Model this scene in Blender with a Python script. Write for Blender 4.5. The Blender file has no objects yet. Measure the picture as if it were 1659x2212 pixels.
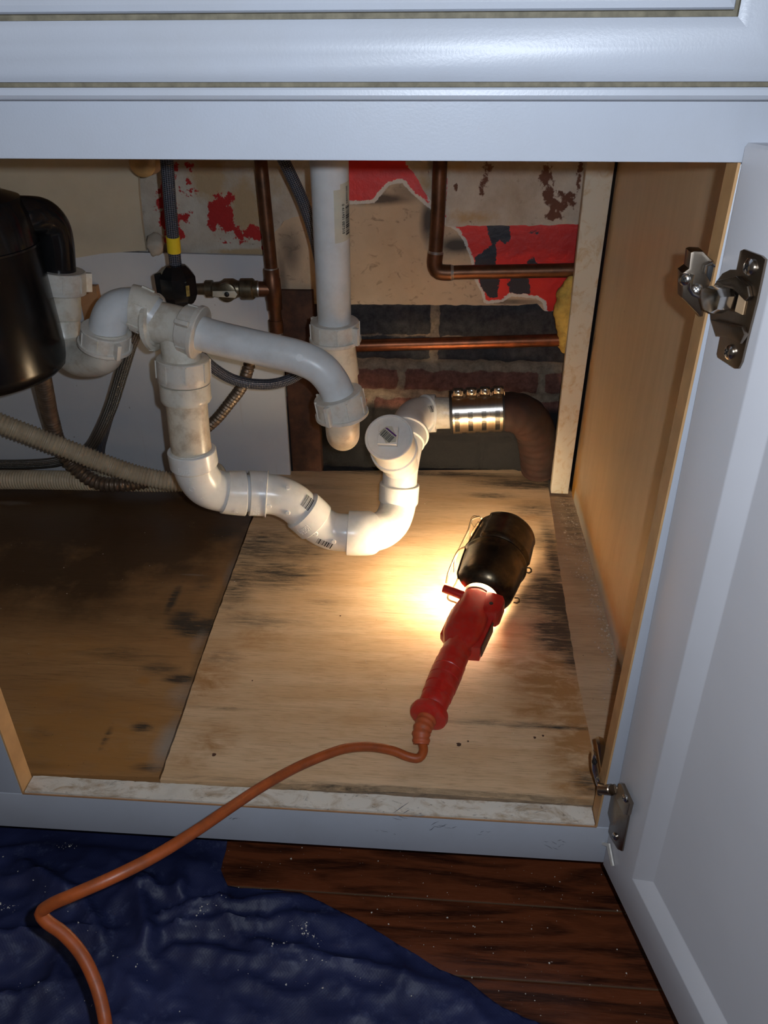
import bpy, bmesh, math, random
import numpy as np
from mathutils import Vector, Matrix, noise
random.seed(7)
S = bpy.context.scene
COL = S.collection
# ------------------------------------------------------------------ camera, world, lights, exposure
CAM = np.array([-0.16106, -0.46895, 0.61321]); YAW, PITCH, ROLL = 0.072086, 0.540928, -0.003584
FPX = 1661.0
def _basis():
    cy, sy = math.cos(YAW), math.sin(YAW); cp, sp = math.cos(PITCH), math.sin(PITCH); cr, sr = math.cos(ROLL), math.sin(ROLL)
    w = np.array([-sy*cp, cy*cp, -sp]); r = np.array([cy, sy, 0.0]); u = np.cross(r, w)
    return cr*r + sr*u, -sr*r + cr*u, w
R_, U_, W_ = _basis()
cd = bpy.data.cameras.new('camera'); cam = bpy.data.objects.new('camera', cd); COL.objects.link(cam)
cd.sensor_fit = 'HORIZONTAL'; cd.sensor_width = 36; cd.lens = FPX/1659*36; cd.clip_start = 0.01; cd.clip_end = 50
cam.matrix_world = Matrix(((R_[0], U_[0], -W_[0], CAM[0]), (R_[1], U_[1], -W_[1], CAM[1]), (R_[2], U_[2], -W_[2], CAM[2]), (0, 0, 0, 1)))
S.camera = cam
wd = bpy.data.worlds.new('world'); S.world = wd; wd.use_nodes = True
wd.node_tree.nodes['Background'].inputs[0].default_value = (0.75, 0.62, 0.5, 1)
wd.node_tree.nodes['Background'].inputs[1].default_value = 0.06
S.view_settings.view_transform = 'Standard'; S.view_settings.look = 'None'; S.view_settings.gamma = 1.0
S.view_settings.use_curve_mapping = False; S.view_settings.exposure = 0.0
FLASH_W, BULB_S = 8.9, 120.0
fl = bpy.data.lights.new('phone_flash', 'POINT'); fl.energy = FLASH_W; fl.color = (0.80, 0.885, 1.0); fl.shadow_soft_size = 0.004
flo = bpy.data.objects.new('phone_flash', fl); COL.objects.link(flo)
flo.location = Vector(CAM + 0.022*R_ + 0.012*U_ + 0.003*W_)
kl = bpy.data.lights.new('kitchen_light', 'AREA'); kl.energy = 2.2; kl.size = 1.2; kl.color = (1.0, 0.72, 0.5)
klo = bpy.data.objects.new('kitchen_light', kl); COL.objects.link(klo); klo.location = (-1.6, -2.2, 2.3)
klo.rotation_euler = (Vector((-0.3, 0, 0.4)) - Vector(klo.location)).to_track_quat('-Z', 'Y').to_euler()

# ------------------------------------------------------------------ helpers
def P(px, py, x=None, y=None, z=None, Z=None):
    """point seen at a position of the photograph, at a given real depth / height"""
    d = W_ + (px-829.5)/FPX*R_ - (py-1106)/FPX*U_
    if Z is not None: t = Z
    elif y is not None: t = (y-CAM[1])/d[1]
    elif z is not None: t = (z-CAM[2])/d[2]
    else: t = (x-CAM[0])/d[0]
    return Vector(CAM + t*d)
def Ppl(px, py, o, n):
    d = Vector(W_ + (px-829.5)/FPX*R_ - (py-1106)/FPX*U_); c = Vector(CAM)
    return c + d*((Vector(o)-c).dot(n)/d.dot(n))
def EXT(a, b, z):
    """carry the line b->a on up to height z"""
    return a+(a-b)*((z-a.z)/(a.z-b.z))
def tag(o, label, cat, group=None, kind=None):
    if label: o['label'] = label
    if cat: o['category'] = cat
    if group: o['group'] = group
    if kind: o['kind'] = kind
    return o
def thing(name, label, cat, loc=(0, 0, 0), group=None):
    o = bpy.data.objects.new(name, None); COL.objects.link(o); o.location = loc; o.empty_display_size = .02
    return tag(o, label, cat, group)
def link(name, bm, m, parent=None, ang=35):
    """one mesh object; verts are in world space, parents hold translation only"""
    off = Vector((0, 0, 0)); q = parent
    while q is not None: off += Vector(q.location); q = q.parent
    bm.normal_update()
    c = math.radians(ang)
    for f in bm.faces: f.smooth = True
    for e in bm.edges:
        if len(e.link_faces) == 2 and e.calc_face_angle(0) > c: e.smooth = False
    if not parent:
        vs = [v.co for v in bm.verts]; lo = Vector((sum(v.x for v in vs)/len(vs), sum(v.y for v in vs)/len(vs), min(v.z for v in vs)))
    else:
        lo = Vector(sum((v.co for v in bm.verts), Vector())/max(1, len(bm.verts)))
    loc = lo - off
    for v in bm.verts: v.co -= lo
    me = bpy.data.meshes.new(name); bm.to_mesh(me); bm.free()
    o = bpy.data.objects.new(name, me); COL.objects.link(o); o.parent = parent; o.location = loc
    o['_o'] = list(lo)
    ms = m if isinstance(m, (list, tuple)) else [m]
    for k in ms: me.materials.append(k)
    return o
def B(): return bmesh.new()
def box(bm, a, b, bev=0.0, mi=0, rot=None, piv=None):
    r = bmesh.ops.create_cube(bm, size=1.0); vs = r['verts']
    a, b = Vector(a), Vector(b); c = (a+b)/2; s = b-a
    for v in vs: v.co = Vector((v.co.x*s.x, v.co.y*s.y, v.co.z*s.z)) + c
    fs = list({f for v in vs for f in v.link_faces})
    if bev:
        es = list({e for v in vs for e in v.link_edges})
        rr = bmesh.ops.bevel(bm, geom=es, offset=bev, segments=2, affect='EDGES', profile=.6)
        fs = list({f for v in rr['verts'] for f in v.link_faces} | {f for f in fs if f.is_valid})
        vs = list({v for f in fs for v in f.verts})
    for f in fs: f.material_index = mi
    if rot is not None:
        piv = Vector(piv) if piv is not None else c
        for v in vs: v.co = rot @ (v.co-piv) + piv
    return vs
def prism(bm, pts, d, bev=0.0, mi=0):
    """closed outline of 3-D points thickened by vector d"""
    d = Vector(d); a = [bm.verts.new(p) for p in pts]; b = [bm.verts.new(Vector(p)+d) for p in pts]; n = len(pts)
    fs = [bm.faces.new(a), bm.faces.new(b[::-1])]
    for i in range(n): fs.append(bm.faces.new((a[(i+1) % n], a[i], b[i], b[(i+1) % n])))
    bmesh.ops.recalc_face_normals(bm, faces=fs)
    for f in fs: f.material_index = mi
    if bev:
        es = [e for e in fs[0].edges] + [e for e in fs[1].edges]
        bmesh.ops.bevel(bm, geom=es, offset=bev, segments=2, affect='EDGES', profile=.6)
    return fs
def catmull(pts, step=0.003):
    pts = [Vector(p) for p in pts]; out = []
    if len(pts) == 2:
        n = max(1, int((pts[1]-pts[0]).length/step)); return [pts[0].lerp(pts[1], i/n) for i in range(n+1)]
    q = [pts[0]*2-pts[1]] + pts + [pts[-1]*2-pts[-2]]
    for i in range(1, len(q)-2):
        p0, p1, p2, p3 = q[i-1:i+3]; n = max(2, int((p2-p1).length/step))
        t0 = 0; t1 = max((p1-p0).length, 1e-5)**.5; t2 = t1+max((p2-p1).length, 1e-5)**.5; t3 = t2+max((p3-p2).length, 1e-5)**.5
        for k in range(n):
            t = t1+(t2-t1)*k/n
            A1 = p0*((t1-t)/(t1-t0))+p1*((t-t0)/(t1-t0)); A2 = p1*((t2-t)/(t2-t1))+p2*((t-t1)/(t2-t1)); A3 = p2*((t3-t)/(t3-t2))+p3*((t-t2)/(t3-t2))
            B1 = A1*((t2-t)/(t2-t0))+A2*((t-t0)/(t2-t0)); B2 = A2*((t3-t)/(t3-t1))+A3*((t-t1)/(t3-t1))
            out.append(B1*((t2-t)/(t2-t1))+B2*((t-t1)/(t2-t1)))
    out.append(pts[-1]); return out
class Line:
    def __init__(s, pts, step=0.003, smooth=True):
        s.p = catmull(pts, step) if smooth else [Vector(p) for p in pts]
        s.s = [0.0]
        for a, b in zip(s.p, s.p[1:]): s.s.append(s.s[-1]+(b-a).length)
        s.L = s.s[-1]; s.t = []
        for i in range(len(s.p)):
            a = s.p[max(0, i-1)]; b = s.p[min(len(s.p)-1, i+1)]; s.t.append((b-a).normalized())
        t = s.t[0]; n = Vector((0, 0, 1)) if abs(t.z) < .8 else Vector((1, 0, 0)); n = (n-t*n.dot(t)).normalized(); s.n = [n]
        for i in range(1, len(s.p)):
            n = s.n[-1]; n = (n-s.t[i]*n.dot(s.t[i])).normalized(); s.n.append(n)
    def at(s, q):
        q = min(max(q, 0), s.L); i = min(max(int(np.searchsorted(s.s, q))-1, 0), len(s.p)-2)
        f = (q-s.s[i])/max(1e-9, s.s[i+1]-s.s[i])
        t = s.t[i].lerp(s.t[i+1], f).normalized(); n = s.n[i].lerp(s.n[i+1], f); n = (n-t*n.dot(t)).normalized()
        return s.p[i].lerp(s.p[i+1], f), t, n
    def near(s, p):
        p = Vector(p); k = min(range(len(s.p)), key=lambda i: (s.p[i]-p).length); return s.s[k]
def sweep(bm, line, prof, n=32, step=0.004, caps=(True, True), mi=0):
    """prof: list of (arc length, radius) or callable"""
    uvl = bm.loops.layers.uv.verify()
    st = []
    if callable(prof):
        k = max(2, int(line.L/step)); st = [(line.L*i/k, prof(line.L*i/k)) for i in range(k+1)]
    else:
        for (a, ra), (b, rb) in zip(prof, prof[1:]):
            k = max(1, int(abs(b-a)/step))
            for i in range(k): st.append((a+(b-a)*i/k, ra+(rb-ra)*i/k))
        st.append(prof[-1])
    rings = []
    for s_, r in st:
        c, t, nn = line.at(s_); e = max(0, s_-line.L) + min(0, s_); c = c + t*e; bb = t.cross(nn)
        rings.append([bm.verts.new(c + (nn*math.cos(2*math.pi*j/n)+bb*math.sin(2*math.pi*j/n))*r) for j in range(n)])
    for i in range(len(rings)-1):
        for j in range(n):
            k = (j+1) % n
            f = bm.faces.new((rings[i][j], rings[i][k], rings[i+1][k], rings[i+1][j])); f.material_index = mi
            uv = [(j/n, st[i][0]), ((j+1)/n, st[i][0]), ((j+1)/n, st[i+1][0]), (j/n, st[i+1][0])]
            for l, q in zip(f.loops, uv): l[uvl].uv = q
    if caps[0]: bm.faces.new(rings[0][::-1]).material_index = mi
    if caps[1]: bm.faces.new(rings[-1]).material_index = mi
    return rings
def cyl(bm, a, b, prof, n=32, mi=0, caps=(True, True)):
    """lathe along a->b; prof = [(dist, radius)]"""
    a, b = Vector(a), Vector(b)
    return sweep(bm, Line([a, b], smooth=False), prof, n, 9, caps, mi)
def rod(bm, a, b, r, n=16, mi=0):
    a, b = Vector(a), Vector(b); L = (b-a).length
    return cyl(bm, a, b, [(0, r*.85), (r*.15, r), (L-r*.15, r), (L, r*.85)], n, mi)
def tube(name, pts, r, m, parent=None, n=20, step=.004):
    bm = B(); l = Line(pts); sweep(bm, l, r if callable(r) else [(0, r), (l.L, r)], n, step); return link(name, bm, m, parent)
def screw(name, c, axis, r, m, parent):
    """pan-head screw with a cross recess"""
    c, axis = Vector(c), Vector(axis).normalized(); bm = B()
    cyl(bm, c, c+axis, [(-.002, r*.6), (0, r), (r*.25, r), (r*.5, r*.72), (r*.56, r*.3)], 20)
    t = axis.orthogonal().normalized(); q = axis.cross(t)
    for d, e in ((t, q), (q, t)):
        o = c+axis*(r*.53)
        prism(bm, [o+d*r*.5+e*r*.09, o-d*r*.5+e*r*.09, o-d*r*.5-e*r*.09, o+d*r*.5-e*r*.09], axis*(r*.06), mi=1)
    return link(name, bm, [m, M['dark']], parent)
def sdpoly(x, y, poly):
    """signed distance (positive inside) of arrays x, y to a 2-D polygon"""
    d = np.full(x.shape, 1e9); ins = np.zeros(x.shape, bool); n = len(poly)
    for i in range(n):
        ax, ay = poly[i]; bx, by = poly[(i+1) % n]; ex, ey = bx-ax, by-ay
        t = np.clip(((x-ax)*ex+(y-ay)*ey)/(ex*ex+ey*ey+1e-12), 0, 1)
        d = np.minimum(d, (x-ax-t*ex)**2+(y-ay-t*ey)**2)
        c = ((ay > y) != (by > y)) & (x < (bx-ax)*(y-ay)/((by-ay) if abs(by-ay) > 1e-12 else 1e-12)+ax); ins ^= c
    d = np.sqrt(d); return np.where(ins, d, -d)
def blob(x, y, cx, cy, rx, ry, a=0):
    c, s = math.cos(a), math.sin(a); u = ((x-cx)*c+(y-cy)*s)/rx; v = (-(x-cx)*s+(y-cy)*c)/ry
    return np.exp(-(u*u+v*v))
def attr(o, name, arr):
    """arr (n,3) -> point colour attribute"""
    a = o.data.color_attributes.new(name, 'FLOAT_COLOR', 'POINT')
    full = np.ones((len(arr), 4), np.float32); full[:, :arr.shape[1]] = arr; a.data.foreach_set('color', full.ravel())
def wverts(o):
    n = len(o.data.vertices); a = np.empty(n*3, np.float32); o.data.vertices.foreach_get('co', a); return a.reshape(-1, 3)+np.array(o['_o'])
def slab_from_outline(poly, axis, v0, v1, res):
    """thin slab: grid surface (at v0) cut to the outline, sides to v1. axis: 'y' (x,z outline) or 'z' (x,y outline)"""
    xs = [p[0] for p in poly]; ys = [p[1] for p in poly]
    bm = B(); mk = (lambda a, b, v: Vector((a, v, b))) if axis == 'y' else (lambda a, b, v: Vector((a, b, v)))
    vs = [bm.verts.new(mk(p[0], p[1], v0)) for p in poly]; bm.faces.new(vs)
    def cuts(lo, hi, ax):
        k = int((hi-lo)/res)
        for i in range(1, k+1):
            co = [0, 0, 0]; no = [0, 0, 0]; co[ax] = lo+(hi-lo)*i/(k+1); no[ax] = 1
            bmesh.ops.bisect_plane(bm, geom=bm.verts[:]+bm.edges[:]+bm.faces[:], plane_co=co, plane_no=no)
    cuts(min(xs), max(xs), 0); cuts(min(ys), max(ys), 2 if axis == 'y' else 1)
    be = [e for e in bm.edges if len(e.link_faces) == 1]
    r = bmesh.ops.extrude_edge_only(bm, edges=be)
    for v in [g for g in r['geom'] if isinstance(g, bmesh.types.BMVert)]:
        if axis == 'y': v.co.y = v1
        else: v.co.z = v1
    be = [e for e in bm.edges if len(e.link_faces) == 1]
    bmesh.ops.contextual_create(bm, geom=be)
    bmesh.ops.recalc_face_normals(bm, faces=bm.faces)
    return bm
def roughen(poly, amp, step=.004, seed=0, closed=True):
    out = []; n = len(poly)
    for i in range(n):
        a = Vector((*poly[i], 0)); b = Vector((*poly[(i+1) % n], 0)); L = (b-a).length; k = max(1, int(L/step))
        nr = Vector((-(b-a).y, (b-a).x, 0)).normalized()
        for j in range(k):
            p = a.lerp(b, j/k); w = noise.noise(Vector((p.x*70+seed, p.y*70, seed)))+.5*noise.noise(Vector((p.x*200, p.y*200+seed, 3)))
            q = p+nr*w*amp; out.append((q.x, q.y))
    return out

# ------------------------------------------------------------------ materials
class N:
    def __init__(s, name):
        s.m = bpy.data.materials.new(name); s.m.use_nodes = True; s.t = s.m.node_tree; s.b = s.t.nodes['Principled BSDF']
        s.co = s.t.nodes.new('ShaderNodeNewGeometry').outputs['Position']
    def n(s, typ, **kw):
        nd = s.t.nodes.new(typ)
        for k, v in kw.items(): setattr(nd, k, v)
        return nd
    def set(s, sock, v):
        if isinstance(v, bpy.types.NodeSocket): s.t.links.new(v, sock)
        elif isinstance(v, (tuple, list)) and len(v) == 3 and sock.type == 'RGBA': sock.default_value = (*v, 1)
        else: sock.default_value = v
    def scale(s, v, co=None):
        q = s.n('ShaderNodeVectorMath', operation='MULTIPLY'); s.set(q.inputs[0], co or s.co); q.inputs[1].default_value = v; return q.outputs[0]
    def noise(s, sc, det=4, rough=.55, vec=None, dist=0):
        q = s.n('ShaderNodeTexNoise'); q.inputs['Scale'].default_value = sc; q.inputs['Detail'].default_value = det
        q.inputs['Roughness'].default_value = rough; q.inputs['Distortion'].default_value = dist; s.set(q.inputs['Vector'], vec or s.co); return q.outputs['Fac']
    def vor(s, sc, vec=None, feat='F1'):
        q = s.n('ShaderNodeTexVoronoi', feature=feat); q.inputs['Scale'].default_value = sc; s.set(q.inputs['Vector'], vec or s.co); return q.outputs['Distance']
    def mr(s, v, a, b, c=0, d=1):
        q = s.n('ShaderNodeMapRange'); s.set(q.inputs[0], v)
        for i, k in enumerate((a, b, c, d)): s.set(q.inputs[i+1], k)
        return q.outputs[0]
    def ma(s, op, a, b=0.0, c=0.0):
        q = s.n('ShaderNodeMath', operation=op); s.set(q.inputs[0], a); s.set(q.inputs[1], b); s.set(q.inputs[2], c); return q.outputs[0]
    def mix(s, f, a, b, mode='MIX'):
        q = s.n('ShaderNodeMix', data_type='RGBA', blend_type=mode); s.set(q.inputs[0], f); s.set(q.inputs[6], a); s.set(q.inputs[7], b); return q.outputs[2]
    def attr(s, name):
        q = s.n('ShaderNodeAttribute', attribute_name=name); sp = s.n('ShaderNodeSeparateColor'); s.set(sp.inputs[0], q.outputs['Color']); return sp.outputs
    def uv(s):
        q = s.n('ShaderNodeTexCoord'); return q.outputs['UV']
    def sep(s, v):
        q = s.n('ShaderNodeSeparateXYZ'); s.set(q.inputs[0], v); return q.outputs
    def bump(s, h, st=.3, d=.001):
        q = s.n('ShaderNodeBump'); q.inputs['Strength'].default_value = st; q.inputs['Distance'].default_value = d; s.set(q.inputs['Height'], h); s.set(s.b.inputs['Normal'], q.outputs[0])
    def out(s, col, rough=.5, metal=0.0, spec=None, coat=None, sss=None):
        s.set(s.b.inputs['Base Color'], col); s.set(s.b.inputs['Roughness'], rough); s.set(s.b.inputs['Metallic'], metal)
        if spec is not None: s.set(s.b.inputs['Specular IOR Level'], spec)
        if coat: s.set(s.b.inputs['Coat Weight'], coat)
        if sss: s.b.inputs['Subsurface Weight'].default_value = sss; s.b.inputs['Subsurface Scale'].default_value = .004
        return s.m
M = {}
def plain(name, col, rough=.5, metal=0.0, var=.12, sc=60, bump=0.0, bsc=200, dirt=None, damt=.5, dsc=25, **k):
    n = N(name); c = n.mix(n.mr(n.noise(sc), .3, .7), tuple(x*(1-var) for x in col), tuple(min(1, x*(1+var)) for x in col))
    if dirt: c = n.mix(n.ma('MULTIPLY', n.mr(n.noise(dsc, 7, .72), .46, .70), damt), c, dirt)
    if bump: n.bump(n.noise(bsc, 5), bump)
    M[name] = n.out(c, rough, metal, **k); return M[name]
plain('dark', (.008, .008, .009), .5)
plain('cabinet_paint', (.45, .48, .54), .38, var=.03, sc=12, bump=.10, bsc=700, dirt=(.36, .34, .31), damt=.12, dsc=14)
plain('groove_grime', (.17, .15, .105), .8, var=.3, sc=160)
plain('door_paint', (.60, .60, .63), .36, var=.03, sc=9, bump=.05, bsc=600)
plain('white_edge', (.74, .72, .66), .5, var=.08, sc=200, bump=.2, dirt=(.45, .4, .32), damt=.4, dsc=120)
plain('pvc_new', (.80, .80, .78), .26, var=.03, dirt=(.55, .52, .46), damt=.3, dsc=40, sss=.04)
plain('pvc_old', (.68, .65, .57), .3, var=.06, dirt=(.36, .27, .17), damt=.65, dsc=38, sss=.04)
plain('pvc_cream', (.70, .63, .51), .3, var=.05, dirt=(.3, .2, .11), damt=.75, dsc=34, sss=.04)
plain('pvc_grey', (.66, .68, .69), .34, var=.05, dirt=(.40, .35, .28), damt=.30, dsc=18)
plain('nylon_nut', (.66, .63, .57), .36, var=.05, dirt=(.35, .26, .17), damt=.55, dsc=60, sss=.05)
plain('grime_ring', (.20, .12, .06), .75, var=.4, sc=300)
plain('black_gloss', (.010, .010, .011), .16, var=.2, dirt=(.04, .035, .03), damt=.08, dsc=200)
plain('disposal_black', (.006, .0055, .006), .24, spec=.28, var=.25, sc=30, bump=.03, bsc=300, dirt=(.03, .026, .02), damt=.10, dsc=260)
plain('copper_old', (.15, .065, .034), .42, .75, var=.35, sc=50, bump=.12, bsc=120, dirt=(.07, .045, .03), damt=.8, dsc=40)
plain('solder', (.55, .53, .50), .4, .9, var=.2)
plain('brass_old', (.20, .165, .11), .38, .85, var=.3, sc=120, dirt=(.07, .07, .055), damt=.6)
plain('brass_warm', (.62, .40, .17), .4, .5, var=.2)
plain('steel', (.62, .60, .57), .2, 1.0, var=.08, sc=300)
plain('steel_dark', (.17, .125, .09), .42, .6, var=.25, sc=90, dirt=(.10, .06, .035), damt=.5, dsc=120)
plain('hinge_steel', (.30, .25, .20), .30, 1.0, var=.2, sc=90, dirt=(.12, .07, .04), damt=.5, dsc=90)
plain('rubber', (.012, .012, .012), .55)
plain('cast_iron', (.036, .013, .008), .75, var=.4, sc=40, bump=.5, bsc=130, dirt=(.02, .016, .014), damt=.85, dsc=22)
plain('foam', (.62, .42, .09), .8, var=.25, sc=60, bump=.8, bsc=90, dirt=(.3, .15, .03), damt=.6, dsc=90)
plain('yellow_tape', (.80, .56, .02), .45, var=.06)
plain('gold_label', (.45, .30, .08), .4, .4, var=.4, sc=300)
plain('paper_label', (.56, .54, .44), .6, var=.08)
plain('ink', (.02, .02, .022), .6)
plain('purple_ink', (.10, .02, .16), .5)
plain('red_plastic', (.50, .018, .012), .34, var=.10, sc=60, bump=.12, bsc=180, dirt=(.28, .10, .07), damt=.4, dsc=110)
plain('orange_cord', (.36, .075, .016), .42, var=.15, sc=70, bump=.10, bsc=200, dirt=(.16, .05, .02), damt=.6, dsc=60)
plain('orange_relief', (.52, .10, .03), .5, var=.15, dirt=(.2, .07, .03), damt=.6, dsc=120)
plain('hood_metal', (.055, .043, .032), .27, .85, var=.5, sc=30, bump=.15, bsc=90, dirt=(.22, .16, .085), damt=.65, dsc=26)
plain('socket_metal', (.28, .25, .19), .4, .8, var=.3)
plain('cage_wire', (.20, .15, .10), .35, .9, var=.3)
plain('plate_grey', (.055, .05, .035), .5, var=.5, sc=300)
plain('painted_shade', (.012, .011, .011), .85, var=.5, sc=40, bump=.4, bsc=60)  # near-black standing in for shade in the strip gap
plain('stud_brown', (.085, .035, .018), .8, var=.5, sc=30, bump=.4, dirt=(.02, .012, .01), damt=.8, dsc=25)
plain('raw_wood', (.52, .30, .13), .55, var=.14, sc=40)
plain('raw_wood_pale', (.45, .30, .17), .6, var=.14, sc=40)
plain('beige_hose', (.50, .42, .30), .45, var=.10, sc=60, dirt=(.25, .18, .11), damt=.5, dsc=40, sss=.05)
plain('chip', (.66, .62, .55), .7, var=.2)
def braid(name, a, b, metal, rough):
    n = N(name); u = n.sep(n.uv()); U = n.ma('MULTIPLY', u[0], 16*math.pi*2/2); V = n.ma('MULTIPLY', u[1], 2*math.pi*230)
    w = n.ma('MULTIPLY', n.ma('SINE', n.ma('ADD', U, V)), n.ma('SINE', n.ma('SUBTRACT', U, V)))
    w = n.mr(w, -.6, .6); n.bump(w, .9, .0012); M[name] = n.out(n.mix(w, a, b), rough, metal)
braid('braid_grey', (.030, .034, .048), (.24, .25, .30), .55, .42)
braid('braid_steel', (.05, .045, .04), (.36, .34, .31), .8, .36)
# wood sheets: base colours + mould (R), orange water stain (G), damp dark (B); base_board adds painted gap shade
def woodsheet(name, base, grain, mould=(.035, .032, .028), rust=(.36, .17, .05), damp=(.09, .05, .022), rough=.55, pale=(.4, .39, .36)):
    n = N(name); A = n.attr('stain')
    g = n.noise(1, 7, .72, n.scale((12, 260, 60)), .6); g2 = n.noise(1, 4, .6, n.scale((3, 26, 20)), .8); fine = n.noise(1, 3, .6, n.scale((40, 900, 300)))
    c = n.mix(n.mr(g2, .3, .72), base, grain); c = n.mix(n.ma('MULTIPLY', n.mr(g, .52, .75), .45), c, tuple(x*.55 for x in grain))
    c = n.mix(n.ma('MULTIPLY', n.mr(fine, .52, .68), .6), c, tuple(x*.6 for x in grain))
    no = n.noise(1, 8, .72, n.scale((26, 70, 40)), .6); no2 = n.noise(1, 9, .8, n.scale((22, 190, 60)), 1.0); no3 = n.noise(14, 6, .7)
    c = n.mix(n.ma('MULTIPLY', n.mr(n.ma('MULTIPLY', A[1], n.mr(no, .3, .7, .1, 2.0)), .13, .68), .85), c, rust)
    c = n.mix(n.ma('MULTIPLY', n.mr(n.ma('MULTIPLY', A[2], n.mr(no3, .25, .75, .55, 1.45)), .12, 1.0), .92), c, damp)
    c = n.mix(n.ma('MULTIPLY', n.mr(n.ma('MULTIPLY', A[0], n.mr(no2, .32, .68, .1, 2.1)), .15, .72), .93), c, mould)
    A2 = n.attr('pale'); c = n.mix(n.ma('MULTIPLY', n.mr(n.ma('ADD', A2[0], n.ma('MULTIPLY', n.ma('SUBTRACT', no3, .5), .8)), .3, .9), .75), c, pale)
    sp = n.noise(330, 2, .5); c = n.mix(n.mr(sp, .74, .78), c, tuple(x*.3 for x in grain))
    n.bump(n.ma('ADD', g, n.ma('MULTIPLY', fine, .6)), .25, .0006)
    M[name] = n.out(c, rough)
woodsheet('ply_new', (.72, .52, .33), (.56, .36, .19))
woodsheet('ply_old', (.42, .235, .10), (.30, .15, .058), damp=(.05, .025, .012), rough=.34, pale=(.33, .31, .28))
woodsheet('base_board', (.58, .42, .27), (.46, .31, .18), mould=(.07, .055, .045), rough=.7)
def sill():
    n = N('sill_paint'); a = n.noise(1, 8, .7, n.scale((30, 60, 60)), .6); b = n.noise(1, 6, .7, n.scale((90, 200, 90)))
    c = n.mix(n.mr(a, .50, .66), (.68, .63, .55), (.40, .30, .20)); c = n.mix(n.mr(n.noise(1, 7, .75, n.scale((55, 130, 60)), .9), .58, .68), c, (.30, .28, .25)); c = n.mix(n.mr(b, .62, .70), c, (.08, .06, .045)); n.bump(a, .4); M['sill_paint'] = n.out(c, .6)
sill()
def sidep():
    n = N('side_laminate'); A = n.attr('stain'); a = n.noise(1, 4, .6, n.scale((60, 60, 9)))
    c = n.mix(n.mr(a, .3, .7), (.64, .47, .28), (.72, .54, .34)); no = n.noise(30, 6, .7)
    c = n.mix(n.mr(n.ma('ADD', A[1], n.ma('MULTIPLY', n.ma('SUBTRACT', no, .5), .9)), .3, .9), c, (.60, .30, .05))
    c = n.mix(n.mr(n.ma('ADD', A[0], n.ma('MULTIPLY', n.ma('SUBTRACT', no, .5), 1.4)), .45, .75), c, (.16, .11, .07))
    c = n.mix(n.mr(n.ma('ADD', A[2], n.ma('MULTIPLY', n.ma('SUBTRACT', no, .5), .6)), .3, .7), c, (.62, .58, .50))
    sp = n.noise(150, 3, .6, n.scale((1, 1, .35))); c = n.mix(n.mr(sp, .74, .8), c, (.2, .12, .06))
    n.bump(n.noise(400, 3), .08); M['side_laminate'] = n.out(c, .38)
sidep()
def strip():
    n = N('strip_paint'); a = n.noise(1, 7, .7, n.scale((50, 50, 40)), 1.2); b = n.noise(1, 4, .6, n.scale((160, 160, 60)))
    c = n.mix(n.mr(a, .5, .74), (.66, .60, .48), (.50, .32, .12)); c = n.mix(n.mr(b, .70, .75), c, (.10, .06, .03)); M['strip_paint'] = n.out(c, .6)
strip()
def backp():
    n = N('back_panel_paint'); a = n.noise(7, 5, .6); sp = n.noise(150, 3, .5, n.scale((1, 1, .6))); z = n.noise(1, 3, .5, n.scale((60, 3, 3)))
    c = n.mix(n.mr(a, .3, .7), (.52, .545, .60), (.62, .63, .65)); c = n.mix(n.ma('MULTIPLY', n.mr(sp, .72, .76), .8), c, (.12, .08, .06))
    c = n.mix(n.ma('MULTIPLY', n.mr(z, .64, .72), .25), c, (.4, .3, .2)); M['back_panel_paint'] = n.out(c, .5)
backp()
plain('cream_panel', (.58, .50, .37), .6, var=.06, sc=14, dirt=(.40, .32, .22), damt=.3, dsc=8)
plain('block_brown', (.36, .19, .09), .7, var=.2, sc=40)
def wallm():
    """brown board; torn white paper rim, red paint (sd1), black paint (sd2) from real patch outlines"""
    n = N('torn_board'); A = n.attr('sd'); e1 = n.noise(90, 6, .7); e2 = n.noise(260, 4, .6)
    j = n.ma('ADD', n.ma('MULTIPLY', n.ma('SUBTRACT', e1, .5), .010), n.ma('MULTIPLY', n.ma('SUBTRACT', e2, .5), .004))
    sd = n.ma('ADD', A[0], j); b = n.noise(12, 6, .65); b2 = n.noise(1, 5, .6, n.scale((60, 60, 90)), 1)
    c = n.mix(n.mr(b, .3, .7), (.50, .36, .235), (.64, .48, .33)); c = n.mix(n.ma('MULTIPLY', n.mr(b2, .58, .7), .6), c, (.17, .11, .075))
    c = n.mix(n.mr(n.ma('ADD', A[2], n.ma('MULTIPLY', n.ma('SUBTRACT', b, .5), .8)), .2, .8), c, (.11, .085, .065))
    c = n.mix(n.mr(n.ma('SUBTRACT', sd, n.mr(e1, .3, .7, -.005, .0)), -.0012, -.0002), c, (.72, .66, .58))
    red = n.mix(n.mr(n.noise(8, 4), .3, .7), (.60, .018, .014), (.78, .028, .018)); c2 = n.mix(n.mr(sd, .0008, .0018), c, red)
    blk = n.ma('MULTIPLY', n.mr(n.ma('ADD', A[1], j), -.0004, .0006), n.mr(sd, .0008, .0018)); c2 = n.mix(blk, c2, (.018, .018, .028))
    n.bump(n.ma('ADD', n.noise(60, 8, .7), n.mr(sd, -.001, .001, 0, .6)), .6, .0015)
    M['torn_board'] = n.out(c2, n.mr(sd, 0, .001, .85, .35))
wallm()
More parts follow.
